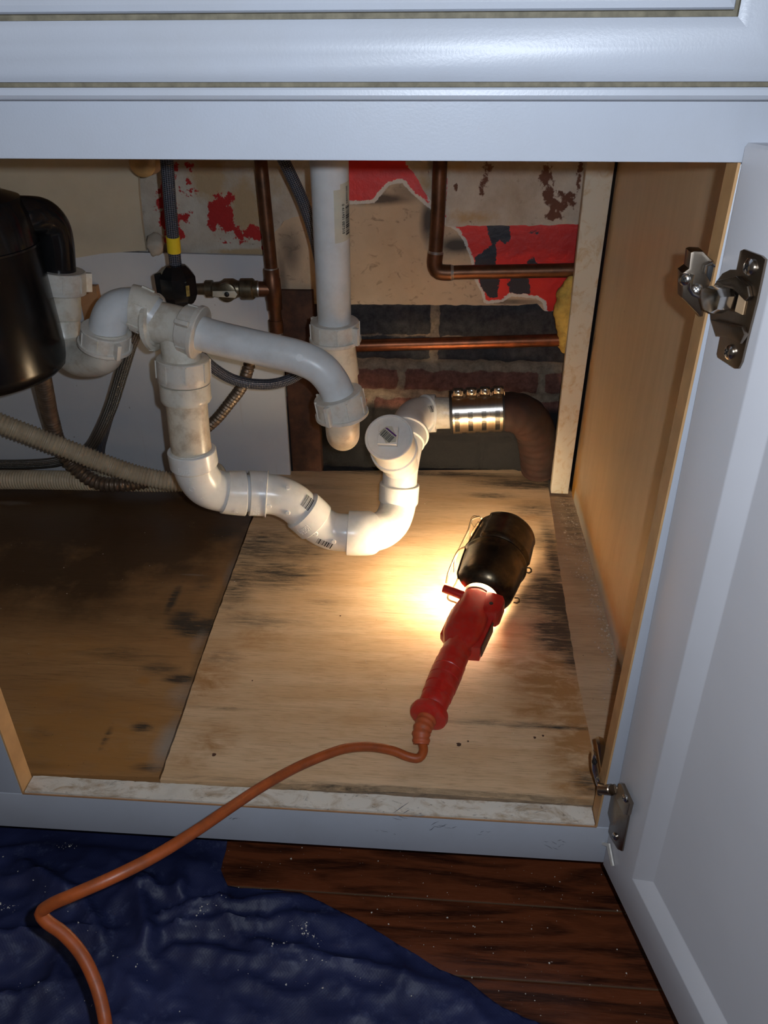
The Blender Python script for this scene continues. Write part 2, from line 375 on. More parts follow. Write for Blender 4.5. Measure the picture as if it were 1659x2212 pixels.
def plasterm():
    n = N('peeling_plaster'); A = n.attr('sd'); e1 = n.noise(70, 6, .7)
    j = n.ma('MULTIPLY', n.ma('SUBTRACT', e1, .5), .05); b = n.noise(14, 7, .7)
    c = n.mix(n.mr(b, .35, .7), (.60, .55, .47), (.40, .32, .24)); c = n.mix(n.mr(n.noise(45, 7, .75), .60, .72), c, (.26, .18, .12))
    c = n.mix(n.mr(n.ma('ADD', A[2], n.ma('MULTIPLY', n.ma('SUBTRACT', e1, .5), .9)), .3, .7), c, (.46, .33, .19))
    c = n.mix(n.mr(n.ma('ADD', A[0], j), -.0008, .0004), c, (.42, .015, .014))
    c = n.mix(n.mr(n.ma('ADD', A[1], n.ma('MULTIPLY', n.ma('SUBTRACT', n.noise(120, 5, .7), .5), 1.6)), .42, .55), c, (.13, .05, .028))
    n.bump(n.noise(50, 8, .7), .9, .003); M['peeling_plaster'] = n.out(c, .75)
plasterm()
def brickm():
    n = N('brick_wall'); A = n.attr('brick'); b = n.noise(80, 8, .75)
    dk = n.mix(n.mr(b, .35, .72), (.018, .018, .024), (.085, .080, .080)); rd = n.mix(n.mr(b, .35, .7), (.10, .035, .025), (.26, .115, .085)); mo = n.mix(n.mr(b, .3, .7), (.13, .095, .065), (.40, .31, .225))
    no = n.ma('MULTIPLY', n.ma('SUBTRACT', n.noise(60, 6, .75), .5), .9)
    c = n.mix(n.mr(n.ma('ADD', A[1], no), .42, .58), mo, n.mix(A[0], rd, dk)); c = n.mix(n.mr(n.ma('ADD', A[2], n.ma('MULTIPLY', no, .5)), .3, .8), c, (.013, .012, .012))  # third channel blackens the lower wall as painted shade
    n.bump(n.noise(110, 8, .75), .9, .003); M['brick_wall'] = n.out(c, .8)
brickm()
def floorm():
    n = N('cherry_floor'); p = n.sep(n.co); v = n.ma('DIVIDE', n.ma('ADD', p[1], .061), .076); row = n.ma('FLOOR', v); fr = n.ma('FRACT', v)
    cb = n.n('ShaderNodeCombineXYZ'); n.set(cb.inputs[0], n.ma('MULTIPLY', p[0], 5)); n.set(cb.inputs[1], n.ma('MULTIPLY', p[1], 38)); n.set(cb.inputs[2], n.ma('MULTIPLY', row, 3.7))
    g = n.noise(1, 4, .5, cb.outputs[0], 1.9); f = n.noise(1, 3, .6, n.scale((60, 900, 1)))
    c = n.mix(n.mr(g, .40, .62), (.145, .038, .014), (.035, .010, .005)); c = n.mix(n.ma('MULTIPLY', n.mr(f, .5, .8), .4), c, (.22, .07, .028))
    e = n.ma('MINIMUM', fr, n.ma('SUBTRACT', 1, fr)); c = n.mix(n.mr(e, .006, .016), (.12, .07, .04), c)
    n.bump(n.mr(e, 0, .03), .5, .001); M['cherry_floor'] = n.out(c, n.mr(f, .3, .7, .22, .36))
floorm()
def tarpm():
    n = N('tarp_blue'); a = n.noise(9, 5, .6); w = n.ma('MULTIPLY', n.ma('SINE', n.ma('MULTIPLY', n.sep(n.co)[0], 1900)), n.ma('SINE', n.ma('MULTIPLY', n.sep(n.co)[1], 1900)))
    c = n.mix(n.mr(a, .3, .7), (.011, .015, .052), (.026, .034, .105)); c = n.mix(n.ma('MULTIPLY', n.mr(n.noise(40, 6, .8), .56, .74), .5), c, (.10, .12, .22))
    c = n.mix(n.mr(n.noise(170, 4, .7), .74, .78), c, (.42, .42, .42)); n.bump(n.ma('ADD', n.ma('MULTIPLY', w, .08), n.noise(110, 5, .7)), .35, .001); M['tarp_blue'] = n.out(c, .5, 0, .35)
tarpm()

# ------------------------------------------------------------------ setting: floor and back wall
OW = 0.545; OH = 0.56        # cabinet opening
FZ = -0.15                   # room floor
bm = B(); box(bm, (-1.6, -1.6, FZ-.03), (.9, .85, FZ)); o = link('floor', bm, M['cherry_floor']); o['kind'] = 'structure'
YW = .70
def xz(px, py, y): p = P(px, py, y=y); return (p.x, p.z)
def wall_back():
    x0, x1, z0, z1 = -1.0, .35, FZ, .95; nx, nz = 270, 220; bm = B(); vs = []
    zt = lambda py: P(900, py, y=YW).z
    c0 = zt(650); c1 = zt(722); c2 = zt(775); c3 = zt(799); c4 = zt(842); c5 = zt(862)
    courses = [(c1, c0, 1, [xz(940, 690, YW)[0]]), (c2, c1-.004, 1, [xz(938, 750, YW)[0]]), (c4, c3, 0, [xz(866, 820, YW)[0], xz(1170, 820, YW)[0]]),
               (c5-.055, c5, 0, [xz(800, 900, YW)[0], xz(1010, 900, YW)[0]])]
    cz = c5-.068
    while cz > z0-.06: courses.append((cz-.055, cz, 1, [-.28+.1*(len(courses) % 2), -.08+.1*(len(courses) % 2), .12])); cz -= .068
    cz = c0+.012
    while cz < z1: courses.append((cz, cz+.055, 0, [-.8+.1*(len(courses) % 2)+.2*k for k in range(6)])); cz += .068
    at = np.zeros((nx*nz, 3)); k = 0
    for j in range(nz):
        z = z0+(z1-z0)*j/(nz-1)
        for i in range(nx):
            x = x0+(x1-x0)*i/(nx-1); w = 0; dk = 0
            xx = x+.003*noise.noise(Vector((x*60, z*60, 1))); zz = z+.004*noise.noise(Vector((x*50, z*50, 5)))
            for a, b, d, js in courses:
                if a-.008 < zz < b+.008:
                    e = min(zz-a, b-zz); 
                    for q in js: e = min(e, abs(xx-q)-.006)
                    v = min(1, max(0, .5+e/.006)); 
                    if v > w: w = v; dk = d
            painted_shade = 0
            if z < c5+.002: painted_shade = min(1, max(0, (c5+.002-z)/.02))*.85  # shade put into the colour: wall turns near black downwards
            if z > c1-.002 and z < c0: dk = 1
            at[k] = (dk, w, painted_shade); k += 1
            n1 = noise.noise(Vector((x*45, z*45, 0)))*.004+noise.noise(Vector((x*140, z*140, 0)))*.0018
            vs.append(bm.verts.new((x, YW-.007*w+n1+.003, z)))
    for j in range(nz-1):
        for i in range(nx-1): bm.faces.new((vs[j*nx+i], vs[j*nx+i+1], vs[(j+1)*nx+i+1], vs[(j+1)*nx+i]))
    # thickness behind
    bk = [bm.verts.new((x, YW+.1, z)) for x, z in ((x0, z0), (x1, z0), (x1, z1), (x0, z1))]; bm.faces.new(bk[::-1])
    o = link('wall_back', bm, M['brick_wall'], ang=80); o['kind'] = 'structure'
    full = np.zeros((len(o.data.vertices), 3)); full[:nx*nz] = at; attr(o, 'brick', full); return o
WB = wall_back()
# brown fibre board with the torn red and black paint, on the brick
YB = .685
top = .72
def brown_board():
    pl = [xz(592, 656, YB), xz(1120, 660, YB), xz(1160, 655, YB), xz(1176, 672, YB), xz(1216, 674, YB), (.050, P(1216, 674, y=YB).z), (.050, top), (-.9, top), (-.9, xz(592, 500, YB)[1]), xz(575, 500, YB)]
    bm = slab_from_outline(roughen(pl, .0012), 'y', YB, YB+.008, .004); o = link('wallboard', bm, M['torn_board'], WB); o['_w'] = 1
    V = wverts(o); x, z = V[:, 0], V[:, 2]
    q = lambda L: [xz(a, b, YB) for a, b in L]
    r1 = q([(740, 200), (740, 437), (806, 434), (838, 395), (870, 388), (890, 412), (935, 450), (925, 425), (905, 385), (878, 352), (850, 200)])
    r2 = q([(962, 480), (990, 495), (1006, 520), (1022, 560), (1024, 575), (1026, 596), (1044, 630), (1050, 652), (1085, 648), (1100, 636), (1130, 637), (1160, 641), (1176, 650), (1182, 674), (1300, 690), (1300, 380), (962, 380)])
    sd1 = np.maximum(sdpoly(x, z, r1), sdpoly(x, z, r2))
    bl = [[(1050, 484), (1102, 486), (1102, 520), (1088, 528), (1078, 518), (1068, 528), (1074, 545), (1070, 572), (1078, 580), (1075, 610), (1076, 640), (1060, 645), (1042, 625), (1034, 600), (1026, 575), (1026, 555), (1050, 540), (1062, 528), (1056, 510)],
          [(1104, 596), (1142, 596), (1146, 635), (1110, 638), (1098, 632)], [(1136, 582), (1140, 566), (1152, 554), (1166, 572), (1164, 585)], [(1062, 625), (1080, 600), (1078, 628), (1066, 645)],
          [(1094, 608), (1098, 600), (1096, 615)], [(1140, 500), (1170, 500), (1168, 503), (1142, 504)]]
    sd2 = np.full(x.shape, -9.); 
    for b in bl: sd2 = np.maximum(sd2, sdpoly(x, z, q(b)))
    st = np.zeros(x.shape)
    for cx, cy, rx, rz, a in [(925, 480, .012, .03, 1), (990, 530, .03, .012, 1), (820, 430, .05, .008, 1), (625, 540, .02, .04, .6), (1110, 652, .05, .004, .9), (880, 415, .03, .02, .5), (610, 600, .01, .06, .6)]:
        c = xz(cx, cy, YB); st = np.maximum(st, a*blob(x, z, c[0], c[1], rx, rz))
    attr(o, 'sd', np.stack([sd1, sd2, st], 1)); return o
brown_board()
YPl = .672
def plaster(outline, name, reds, rust, grey, seed=0, y0=YPl):
    bm = slab_from_outline(roughen([xz(*p, y0) for p in outline], .0016, seed=seed), 'y', y0, YB-.001, .003); o = link(name, bm, M['peeling_plaster'], WB)
    V = wverts(o); x, z = V[:, 0], V[:, 2]; sd = np.full(x.shape, -9.)
    for r in reds: sd = np.maximum(sd, sdpoly(x, z, [xz(*p, y0) for p in r]))
    ru = np.zeros(x.shape); gr = np.zeros(x.shape)
    for px, py, rx, rz, a in rust: c = xz(px, py, y0); ru = np.maximum(ru, a*blob(x, z, c[0], c[1], rx, rz))
    for px, py, rx, rz, a in grey: c = xz(px, py, y0); gr = np.maximum(gr, a*blob(x, z, c[0], c[1], rx, rz))
    attr(o, 'sd', np.stack([sd, ru, gr], 1)); return o
plaster([(300, 552), (420, 549), (568, 553), (572, 520), (593, 502), (612, 478), (650, 465), (668, 440), (690, 100), (300, 100)], 'plaster_patch',
        [[(345, 395), (338, 430), (345, 470), (355, 512), (372, 540), (395, 512), (388, 480), (400, 478), (415, 470), (410, 455), (395, 462), (382, 470), (372, 400), (372, 372), (352, 392)],
         [(402, 388), (414, 396), (420, 412), (410, 415)], [(392, 415), (400, 420), (398, 432), (392, 428)], [(370, 355), (385, 358), (383, 366), (372, 366)], [(403, 358), (417, 358), (412, 368)],
         [(448, 440), (460, 432), (470, 422), (498, 416), (502, 470), (510, 492), (524, 500), (540, 486), (556, 492), (566, 500), (570, 528), (552, 522), (535, 515), (520, 518), (505, 505), (488, 500), (470, 492), (462, 502), (452, 482)],
         [(478, 508), (486, 510), (484, 516)], [(493, 520), (502, 520), (500, 530)]], [(548, 528, .01, .006, .4)],
        [(450, 380, .03, .04, 1), (530, 450, .03, .05, .9), (590, 380, .06, .05, .5), (540, 545, .06, .006, 1)], 3)
plaster([(962, 490), (1010, 488), (1130, 487), (1290, 483), (1290, 100), (968, 100), (966, 400)], 'plaster_patch', [],
        [(1055, 360, .008, .012, .7), (1048, 390, .007, .012, .75), (1040, 412, .006, .010, .7), (1180, 380, .013, .018, .8), (1185, 420, .010, .016, .85), (1205, 445, .017, .012, .8), (1225, 425, .018, .010, .75), (1195, 465, .018, .008, .85), (1250, 380, .005, .03, .7), (985, 405, .003, .005, 1.2), (1020, 480, .005, .006, .5), (1240, 440, .01, .01, .6)],
        [(1020, 470, .05, .012, .7), (1100, 400, .02, .04, .3), (990, 360, .03, .01, .6)], 9)
plaster([(868, 335), (880, 352), (905, 390), (920, 420), (929, 432), (938, 440), (962, 440), (972, 200), (868, 200)], 'plaster_patch', [], [(925, 370, .003, .008, .5)], [(915, 400, .02, .03, .6)], 11, YPl+.008)
bm = B(); box(bm, (.0, YW-.012, .0), (.045, YW+.01, top)); 

bm.free()
# rusty stud behind the drains and dark pocket below
bm = B(); a = P(618, 1015, y=.69); b = P(690, 660, y=.69)
box(bm, (P(625, 900, y=.68).x, .676, -.02), (P(690, 900, y=.68).x, .70, P(640, 655, y=.68).z+.02), .001)
for k in range(60):
    pass
o = link('wall_stud', bm, M['stud_brown']); o['kind'] = 'structure'; tag(o, 'dark rusty brown upright stud between white back panel and brick wall', None)

# ------------------------------------------------------------------ sink cabinet
CAB = thing('sink_cabinet', 'white painted sink base cabinet standing open with stained interior', 'cabinet', (-.25, .3, FZ))
paint, grime = M['cabinet_paint'], M['groove_grime']
RB = -.0505
XL, XR = -1.25, .35
bm = B(); box(bm, (XL, 0, OH), (XR, .02, .86), .0012); link('top_rail', bm, [paint], CAB)
bm = B(); box(bm, (XL, 0, RB), (XR, .019, 0), .0012); link('bottom_rail', bm, [paint], CAB)
bm = B(); box(bm, (0.0005, 0.0003, .0005), (.065, .0188, OH-.0005), .0008); box(bm, (-.0010, .0005, 0), (.0006, .0187, OH), 0, 1); link('stile', bm, [paint, M['raw_wood']], CAB)
bm = B(); box(bm, (-OW-.05, .0003, .0005), (-OW-.0005, .0188, OH-.0005), .0008); box(bm, (-OW-.0006, .0005, 0), (-OW+.0010, .0187, OH), 0, 1); link('stile', bm, [paint, M['raw_wood']], CAB)
# worn white sill on the bottom rail with its brown ply edge in front
bm = B(); bmesh.ops.create_grid(bm, x_segments=120, y_segments=6, size=.5)
for v in bm.verts:
    x = -OW+.002+(v.co.x+.5)*(OW-.004); y = .0015+(v.co.y+.5)*.0185; v.co = Vector((x, y, .003+.0012*noise.noise(Vector((x*30, y*30, 0)))+(.0008*noise.noise(Vector((x*140, y*140, 4))))))
bot = bmesh.ops.extrude_edge_only(bm, edges=[e for e in bm.edges if len(e.link_faces) == 1])
for v in [g for g in bot['geom'] if isinstance(g, bmesh.types.BMVert)]: v.co.z = -.004
link('sill_board', bm, M['sill_paint'], CAB)
bm = B(); box(bm, (-OW, .0002, -.0022), (0, .003, .0006)); link('sill_edge', bm, M['block_brown'], CAB)
# right side panel
SX = .066
def grid_panel(name, origin, eu, ev, nu, nv, m, parent, thick, disp=None):
    bm = B(); origin, eu, ev, thick = map(Vector, (origin, eu, ev, thick)); vs = []
    for j in range(nv+1):
        for i in range(nu+1):
            p = origin+eu*(i/nu)+ev*(j/nv)
            if disp: p = p+disp(p)
            vs.append(bm.verts.new(p))
    for j in range(nv):
        for i in range(nu): bm.faces.new((vs[j*(nu+1)+i], vs[j*(nu+1)+i+1], vs[(j+1)*(nu+1)+i+1], vs[(j+1)*(nu+1)+i]))
    be = [e for e in bm.edges if len(e.link_faces) == 1]; r = bmesh.ops.extrude_edge_only(bm, edges=be)
    nvv = [g for g in r['geom'] if isinstance(g, bmesh.types.BMVert)]
    for v in nvv: v.co += thick
    bmesh.ops.contextual_create(bm, geom=[e for e in bm.edges if len(e.link_faces) == 1])
    bmesh.ops.recalc_face_normals(bm, faces=bm.faces); return link(name, bm, m, parent)
o = grid_panel('side_panel', (SX, .019, -.03), (0, .625, 0), (0, 0, .88), 150, 200, M['side_laminate'], CAB, (.016, 0, 0))
V = wverts(o); y, z = V[:, 1], V[:, 2]
st = np.zeros((len(V), 3))
st[:, 1] = np.exp(-((z-.0)/.05)**2)*.75*(y > .1)+np.exp(-((y-.62)/.02)**2)*.65*np.exp(-((z-.15)/.16)**2)
for cy_, cz_, ry_, rz_ in [(.21, .25, .006, .012), (.20, .215, .006, .014), (.17, .19, .01, .03)]: st[:, 0] = np.maximum(st[:, 0], .62*blob(y, z, cy_, cz_, ry_, rz_))
st[:, 0] = np.maximum(st[:, 0], .5*np.exp(-((y-.632)/.006)**2)*np.exp(-((z-.28)/.12)**2))
st[:, 2] = np.exp(-((z+.0)/.022)**2)*(y < .62)*.7
attr(o, 'stain', st)
bm = B(); box(bm, (-1.15, .019, -.03), (-1.134, .644, .85)); link('side_panel', bm, M['cream_panel'], CAB)
# corner strip, standing a little proud of the side panel
bm = B()
pts = [P(1265, 340, y=.632), P(1331, 340, y=.632), P(1238, 1056, y=.632), P(1190, 1062, y=.632)]
pts[0].z = pts[1].z = .66; pts[2].z = pts[3].z = -.004
pts[1].x = min(pts[1].x, SX-.003); pts[2].x = SX-.0075
b2 = B(); box(b2, (SX, .6445, -.03), (SX+.016, .705, .59)); link('gap_shade', b2, M['painted_shade'], CAB)  # black box added behind the panel so the gap reads as shade
prism(bm, pts, (0, .013, 0), .0008); link('corner_strip', bm, M['strip_paint'], CAB)
# base board of the cabinet under the loose plywood
bm = B(); vs = box(bm, (-1.13, .045, -.022), (SX, .69, -.0135)); bm.free()
o = grid_panel('base_board', (-1.13, .0205, -.0125), (1.196, 0, 0), (0, .665, 0), 240, 130, M['base_board'], CAB, (0, 0, -.01), lambda p: Vector((0, 0, .004+.0008*noise.noise(p*25)+(.0035*max(0, noise.noise(p*60)) if p.y > .45 and p.x > .03 else 0))))
V = wverts(o); x, y = V[:, 0], V[:, 1]; st = np.zeros((len(V), 3)); pa = np.zeros((len(V), 3))
st[:, 0] = np.where(y > .40, .42*np.exp(-((x-.055)/.02)**2)*np.clip((y-.40)/.12, 0, 1), 0)+.42*np.exp(-((y-.032)/.012)**2); st[:, 2] = .25*blob(x, y, .045, .42, .03, .09)+.5*(y < .05)  # front strip: shade of the gap behind the sill, painted in
pa[:, 0] = .45*blob(x, y, .05, .15, .03, .12)+.35*np.exp(-((x-.066)/.008)**2)
attr(o, 'stain', st); attr(o, 'pale', pa)
# back panels
bm = slab_from_outline([xz(-160, 540, .66), xz(270, 545, .66), xz(578, 553, .66), xz(600, 660, .66), xz(612, 800, .66), xz(627, 1020, .66), (xz(627, 1030, .66)[0], -.015), (-1.13, -.015), (-1.13, .40)], 'y', .66, .668, .05)
link('back_panel', bm, M['back_panel_paint'], CAB)
bm = slab_from_outline([(-1.13, .60), (-1.13, .33), xz(-20, 570, .652), xz(70, 563, .652), xz(160, 558, .652), xz(218, 548, .652), xz(315, 541, .652), xz(306, 480, .652), xz(300, 420, .652), xz(296, 340, .652), (xz(296, 340, .652)[0], .60)], 'y', .652, .659, .05)
link('back_panel', bm, M['cream_panel'], CAB)
bm = B(); a = P(168, 617, y=.65); b = P(240, 770, y=.65); box(bm, (a.x, .648, b.z), (b.x-.002, .6598, a.z), .0006); link('access_cover', bm, M['block_brown'], CAB)
bm = B(); box(bm, (-1.15, .021, .851), (SX+.016, .66, .859)); link('top_board', bm, M['raw_wood_pale'], CAB)
bm = B(); box(bm, (-1.14, .02, .575), (SX, .06, .60)); link('top_cleat', bm, M['raw_wood_pale'], CAB)
bm = B(); box(bm, (XL, .075, FZ), (XR, .09, RB+.003)); link('toe_kick', bm, M['dark'], CAB)
plain('scuff', (.16, .165, .19), .5, var=.4, sc=300)
rnd = random.Random(12)
for px, py, n_, w in ((950, 1786, 9, 26), (1195, 1822, 8, 22), (500, 1766, 5, 16), (870, 1760, 6, 40), (1040, 1800, 3, 14), (830, 1800, 3, 20)):
    bm = B()
    for k in range(n_):
        a = (px+rnd.uniform(-w, w), py+rnd.uniform(-9, 9)); q0 = rnd.uniform(6, w*.9); sl = rnd.uniform(-.7, .5); pts = [P(a[0]+q0*t, a[1]+q0*t*sl+rnd.uniform(-1, 1), y=-.0001) for t in (0, .35, .7, 1)]
        l = Line(pts, .002); sweep(bm, l, lambda s, L=l.L: .00005+.00028*math.sin(math.pi*min(1, s/L)), 6, .002)
    link('scuff_mark', bm, M['scuff'], CAB)
# drawer front with its moulded profile
def drawer_front():
    # profile: (distance inward from outer edge, y, groove?)
    pr = [(0, -.001, 0), (0, -.014, 0), (.0008, -.0165, 0), (.0026, -.0182, 0), (.0052, -.0182, 0), (.0062, -.0176, 0), (.0064, -.0158, 1), (.0084, -.0158, 1), (.0087, -.0176, 0), (.0105, -.0190, 0), (.016, -.0212, 0), (.024, -.0212, 0), (.031, -.0190, 0), (.0360, -.0168, 0), (.0362, -.0148, 1), (.0386, -.0148, 1), (.0389, -.0185, 0), (.0398, -.0205, 0), (.0425, -.0214, 0), (.0455, -.0205, 0), (.047, -.0185, 0), (.055, -.018, 0)]
    x0, x1, z0, z1 = -.62, .0145, .5905, .78; bm = B(); rings = []
    for d, y, g in pr: rings.append([bm.verts.new(p) for p in ((x0+d, y, z0+d), (x1-d, y, z0+d), (x1-d, y, z1-d), (x0+d, y, z1-d))])
    for i in range(len(pr)-1):
        for j in range(4):
            f = bm.faces.new((rings[i][j], rings[i][(j+1) % 4], rings[i+1][(j+1) % 4], rings[i+1][j])); f.material_index = 1 if pr[i][2] or (pr[i+1][2] and not pr[i][2]) else 0
    bm.faces.new(rings[-1]); bm.faces.new(rings[0][::-1])
    for r in rings[:1]: pass
    bmesh.ops.recalc_face_normals(bm, faces=bm.faces)
    return link('drawer_front', bm, [paint, grime], CAB, ang=25)
drawer_front()
# door: hinged on the right, standing open past square
DH = Vector((.0045, -.0015, RB+.0005)); DA = math.radians(14.5); dd = Vector((math.sin(DA), -math.cos(DA), 0)); dn = Vector((-math.cos(DA), -math.sin(DA), 0))   # along door, inner face normal
TILT = -.020
def D(s, z, d=0.0):
    """point on the door: s from hinge edge, z height, d out of the inner face"""
    return DH + dd*s + dn*d + Vector((TILT*(z-.25)+.0008, 0, z-DH.z)) - Vector((0, 0, 0))
DT = .570
def door():
    Wd = .30; z0, z1 = DH.z, DT
    pr = [(0, -.0195), (0, -.003), (.0015, -.0006), (.0035, 0), (.0475, 0), (.0490, -.0006), (.0625, -.0095), (.064, -.0100)]
    bm = B(); rings = []
    for d, h in pr: rings.append([bm.verts.new(D(s, z, h)) for s, z in ((d, z0+d), (Wd-d, z0+d), (Wd-d, z1-d), (d, z1-d))])
    for i in range(len(pr)-1):
        for j in range(4): bm.faces.new((rings[i][j], rings[i][(j+1) % 4], rings[i+1][(j+1) % 4], rings[i+1][j]))
    bm.faces.new(rings[-1]); bm.faces.new(rings[0][::-1]); bmesh.ops.recalc_face_normals(bm, faces=bm.faces)
    return link('door', bm, M['door_paint'], CAB, ang=25)
DO = door()
dpn = (D(0, 0, 1)-D(0, 0, 0)).normalized()
def DP(px, py, h=0.0): return Ppl(px, py, D(0, .2, h), ((D(1, 0)-D(0, 0)).cross(D(0, 1)-D(0, 0))).normalized())
bm = B(); a, b = DP(1299, 1822, .0008), DP(1314, 1830, .0008); c = DP(1324, 1868, .0008)
prism(bm, [a, DP(1300, 1818, .0008), DP(1318, 1822, .0008), DP(1327, 1870, .0008), DP(1323, 1871, .0008), DP(1314, 1828, .0008)], dn*.0015); link('bumper_pad', bm, M['white_edge'], DO)
def barrel(px, py, h): return DP(px, py, h)
# hinges
def hinge_upper():
    H = bpy.data.objects.new('hinge', None); COL.objects.link(H); H.parent = CAB; H['label'] = 'upper steel door hinge with two screws on each leaf'
    H.location = Vector((0, 0, .38))-Vector(CAB.location); m = M['hinge_steel']
    q = lambda L, h: [DP(a, b, h) for a, b in L]
    # leaf screwed to the door
    bm = B(); prism(bm, q([(1605, 541), (1612, 538), (1650, 552), (1659, 560), (1640, 650), (1622, 720), (1607, 782), (1600, 796), (1592, 796), (1555, 772), (1553, 764), (1560, 728), (1548, 712), (1540, 690), (1538, 655), (1548, 615), (1566, 590), (1582, 582), (1596, 582)], .0006), dpn*.0016, .0004)
    prism(bm, q([(1556, 606), (1600, 596), (1624, 618), (1628, 640), (1620, 650), (1592, 622), (1575, 618)], .0022), dpn*.003, .0008)
    prism(bm, q([(1545, 690), (1585, 700), (1612, 706), (1618, 722), (1608, 742), (1580, 728), (1556, 726)], .0022), dpn*.003, .0008)
    link('door_leaf', bm, m, H)
    bm = B(); prism(bm, q([(1601, 627), (1615, 636), (1606, 680), (1590, 672)], .0024), dpn*.0008); o = link('leaf_window', bm, M['raw_wood_pale'], H)
    # knuckle arm
    bm = B(); prism(bm, q([(1548, 622), (1562, 616), (1586, 622), (1594, 640), (1586, 668), (1570, 676), (1552, 668), (1545, 645)], .003), dpn*.011, .003); link('arm', bm, M['steel'], H)
    bm = B(); rod(bm, DP(1534, 640, .008), DP(1552, 640, .008), .0058); link('knuckle', bm, m, H)
    screw('screw', DP(1621, 577, .0025), dpn, .0046, M['steel'], H); screw('screw', DP(1577, 761, .0025), dpn, .0042, M['steel'], H)
    # leaf on the face frame
    y0 = .022; bm = B(); r = lambda L, y: [P(a, b, y=y) for a, b in L]
    prism(bm, r([(1492, 545), (1500, 542), (1520, 543), (1532, 556), (1550, 570), (1555, 590), (1552, 640), (1540, 660), (1530, 684), (1512, 686), (1504, 676), (1474, 645), (1474, 590), (1488, 580)], .004), (0, .013, 0), .002)
    link('frame_leaf', bm, m, H)
    bm = B(); prism(bm, r([(1530, 572), (1545, 570), (1552, 590), (1549, 618), (1538, 616), (1527, 596)], .0035), (0, .003, 0), .0006); link('slot', bm, M['dark'], H)
    prismb = B(); pts = [P(a, b, y=.002) for a, b in [(1520, 590), (1524, 572), (1536, 568), (1547, 572), (1552, 592), (1549, 622)]]
    l = Line(pts, .002); sweep(prismb, l, [(0, .0012), (l.L, .0012)], 10); 
    l = Line([P(a, b, y=.002) for a, b in [(1496, 592), (1490, 612), (1494, 632), (1512, 640)]], .002); sweep(prismb, l, [(0, .0014), (l.L, .0014)], 10); link('rim', prismb, M['steel'], H)
    screw('screw', P(1480, 603, y=.0035), (-.6, -.8, .1), .0036, M['steel'], H); screw('screw', P(1504, 625, y=.0035), (-.3, -.9, .3), .0036, M['steel'], H)
hinge_upper()
def hinge_lower():
    H = bpy.data.objects.new('hinge', None); COL.objects.link(H); H.parent = CAB; H['label'] = 'lower steel door hinge at the bottom corner'
    H.location = Vector((0, 0, .03))-Vector(CAB.location); m = M['hinge_steel']; q = lambda L, h: [DP(a, b, h) for a, b in L]
    bm = B(); prism(bm, q([(1310, 1702), (1316, 1694), (1328, 1692), (1336, 1700), (1348, 1752), (1364, 1752), (1347, 1838), (1338, 1834), (1322, 1808), (1318, 1795), (1322, 1776), (1316, 1755), (1312, 1730)], .0006), dpn*.0018, .0004)
    prism(bm, q([(1345, 1690), (1350, 1692), (1370, 1735), (1364, 1760), (1356, 1758), (1338, 1722)], .003), dpn*.004, .001); link('door_leaf', bm, m, H)
    screw('screw', DP(1351, 1724, .0072), dpn, .0036, M['steel'], H); screw('screw', DP(1329, 1807, .0026), dpn, .0036, M['steel'], H)
    r = lambda L, y: [P(a, b, y=y) for a, b in L]
    bm = B(); prism(bm, r([(1290, 1610), (1297, 1607), (1308, 1612), (1316, 1640), (1320, 1664), (1314, 1690), (1302, 1692)], .018), (0, .010, 0), .002); link('frame_cap', bm, m, H)
    bm = B(); prism(bm, r([(1279, 1640), (1283, 1628), (1289, 1636), (1298, 1690), (1303, 1708), (1296, 1712), (1288, 1696), (1279, 1665)], .012), (0, .006, 0), .001); link('frame_leaf', bm, M['steel'], H)
    bm = B(); rod(bm, P(1297, 1704, y=.004), DP(1322, 1706, .005), .005); rod(bm, P(1292, 1712, y=.006), P(1306, 1712, y=.004), .003); link('knuckle', bm, m, H)
    screw('screw', P(1284, 1646, y=.011), (-1, -.5, .2), .0028, M['dark'], H); screw('screw', P(1292, 1682, y=.011), (-1, -.5, .2), .0026, M['steel'], H)
hinge_lower()

# ------------------------------------------------------------------ loose plywood sheets on the base board
def xy(px, py, z=0.0): p = P(px, py, z=z); return (p.x, p.y)
def ply(name, outline, ztop, zbot, mname, seed, amp):
    bm = slab_from_outline(roughen(outline, amp, .006, seed), 'z', ztop, zbot, .004); o = link(name, bm, M[mname]); V = wverts(o); return o, V[:, 0], V[:, 1]
o, x, y = ply('plywood_sheet', [xy(346, 1686), xy(447, 1388), xy(546, 1118), xy(582, 1018), xy(1180, 1014), xy(1186, 1060), xy(1205, 1200), xy(1225, 1330), xy(1250, 1480), xy(1278, 1610), xy(1288, 1728), xy(900, 1700)], 0, -.0085, 'ply_new', 1, .0010)
tag(o, 'pale new plywood sheet under the work light, mould stained along its right edge', 'plywood sheet')
st = np.zeros((len(x), 3)); pa = np.zeros((len(x), 3))
def bl(ch, px, py, rx, ry, a, arr=None):
    global st
    c = xy(px, py); (st if arr is None else arr)[:, ch] = np.maximum((st if arr is None else arr)[:, ch], a*blob(x, y, c[0], c[1], rx, ry))
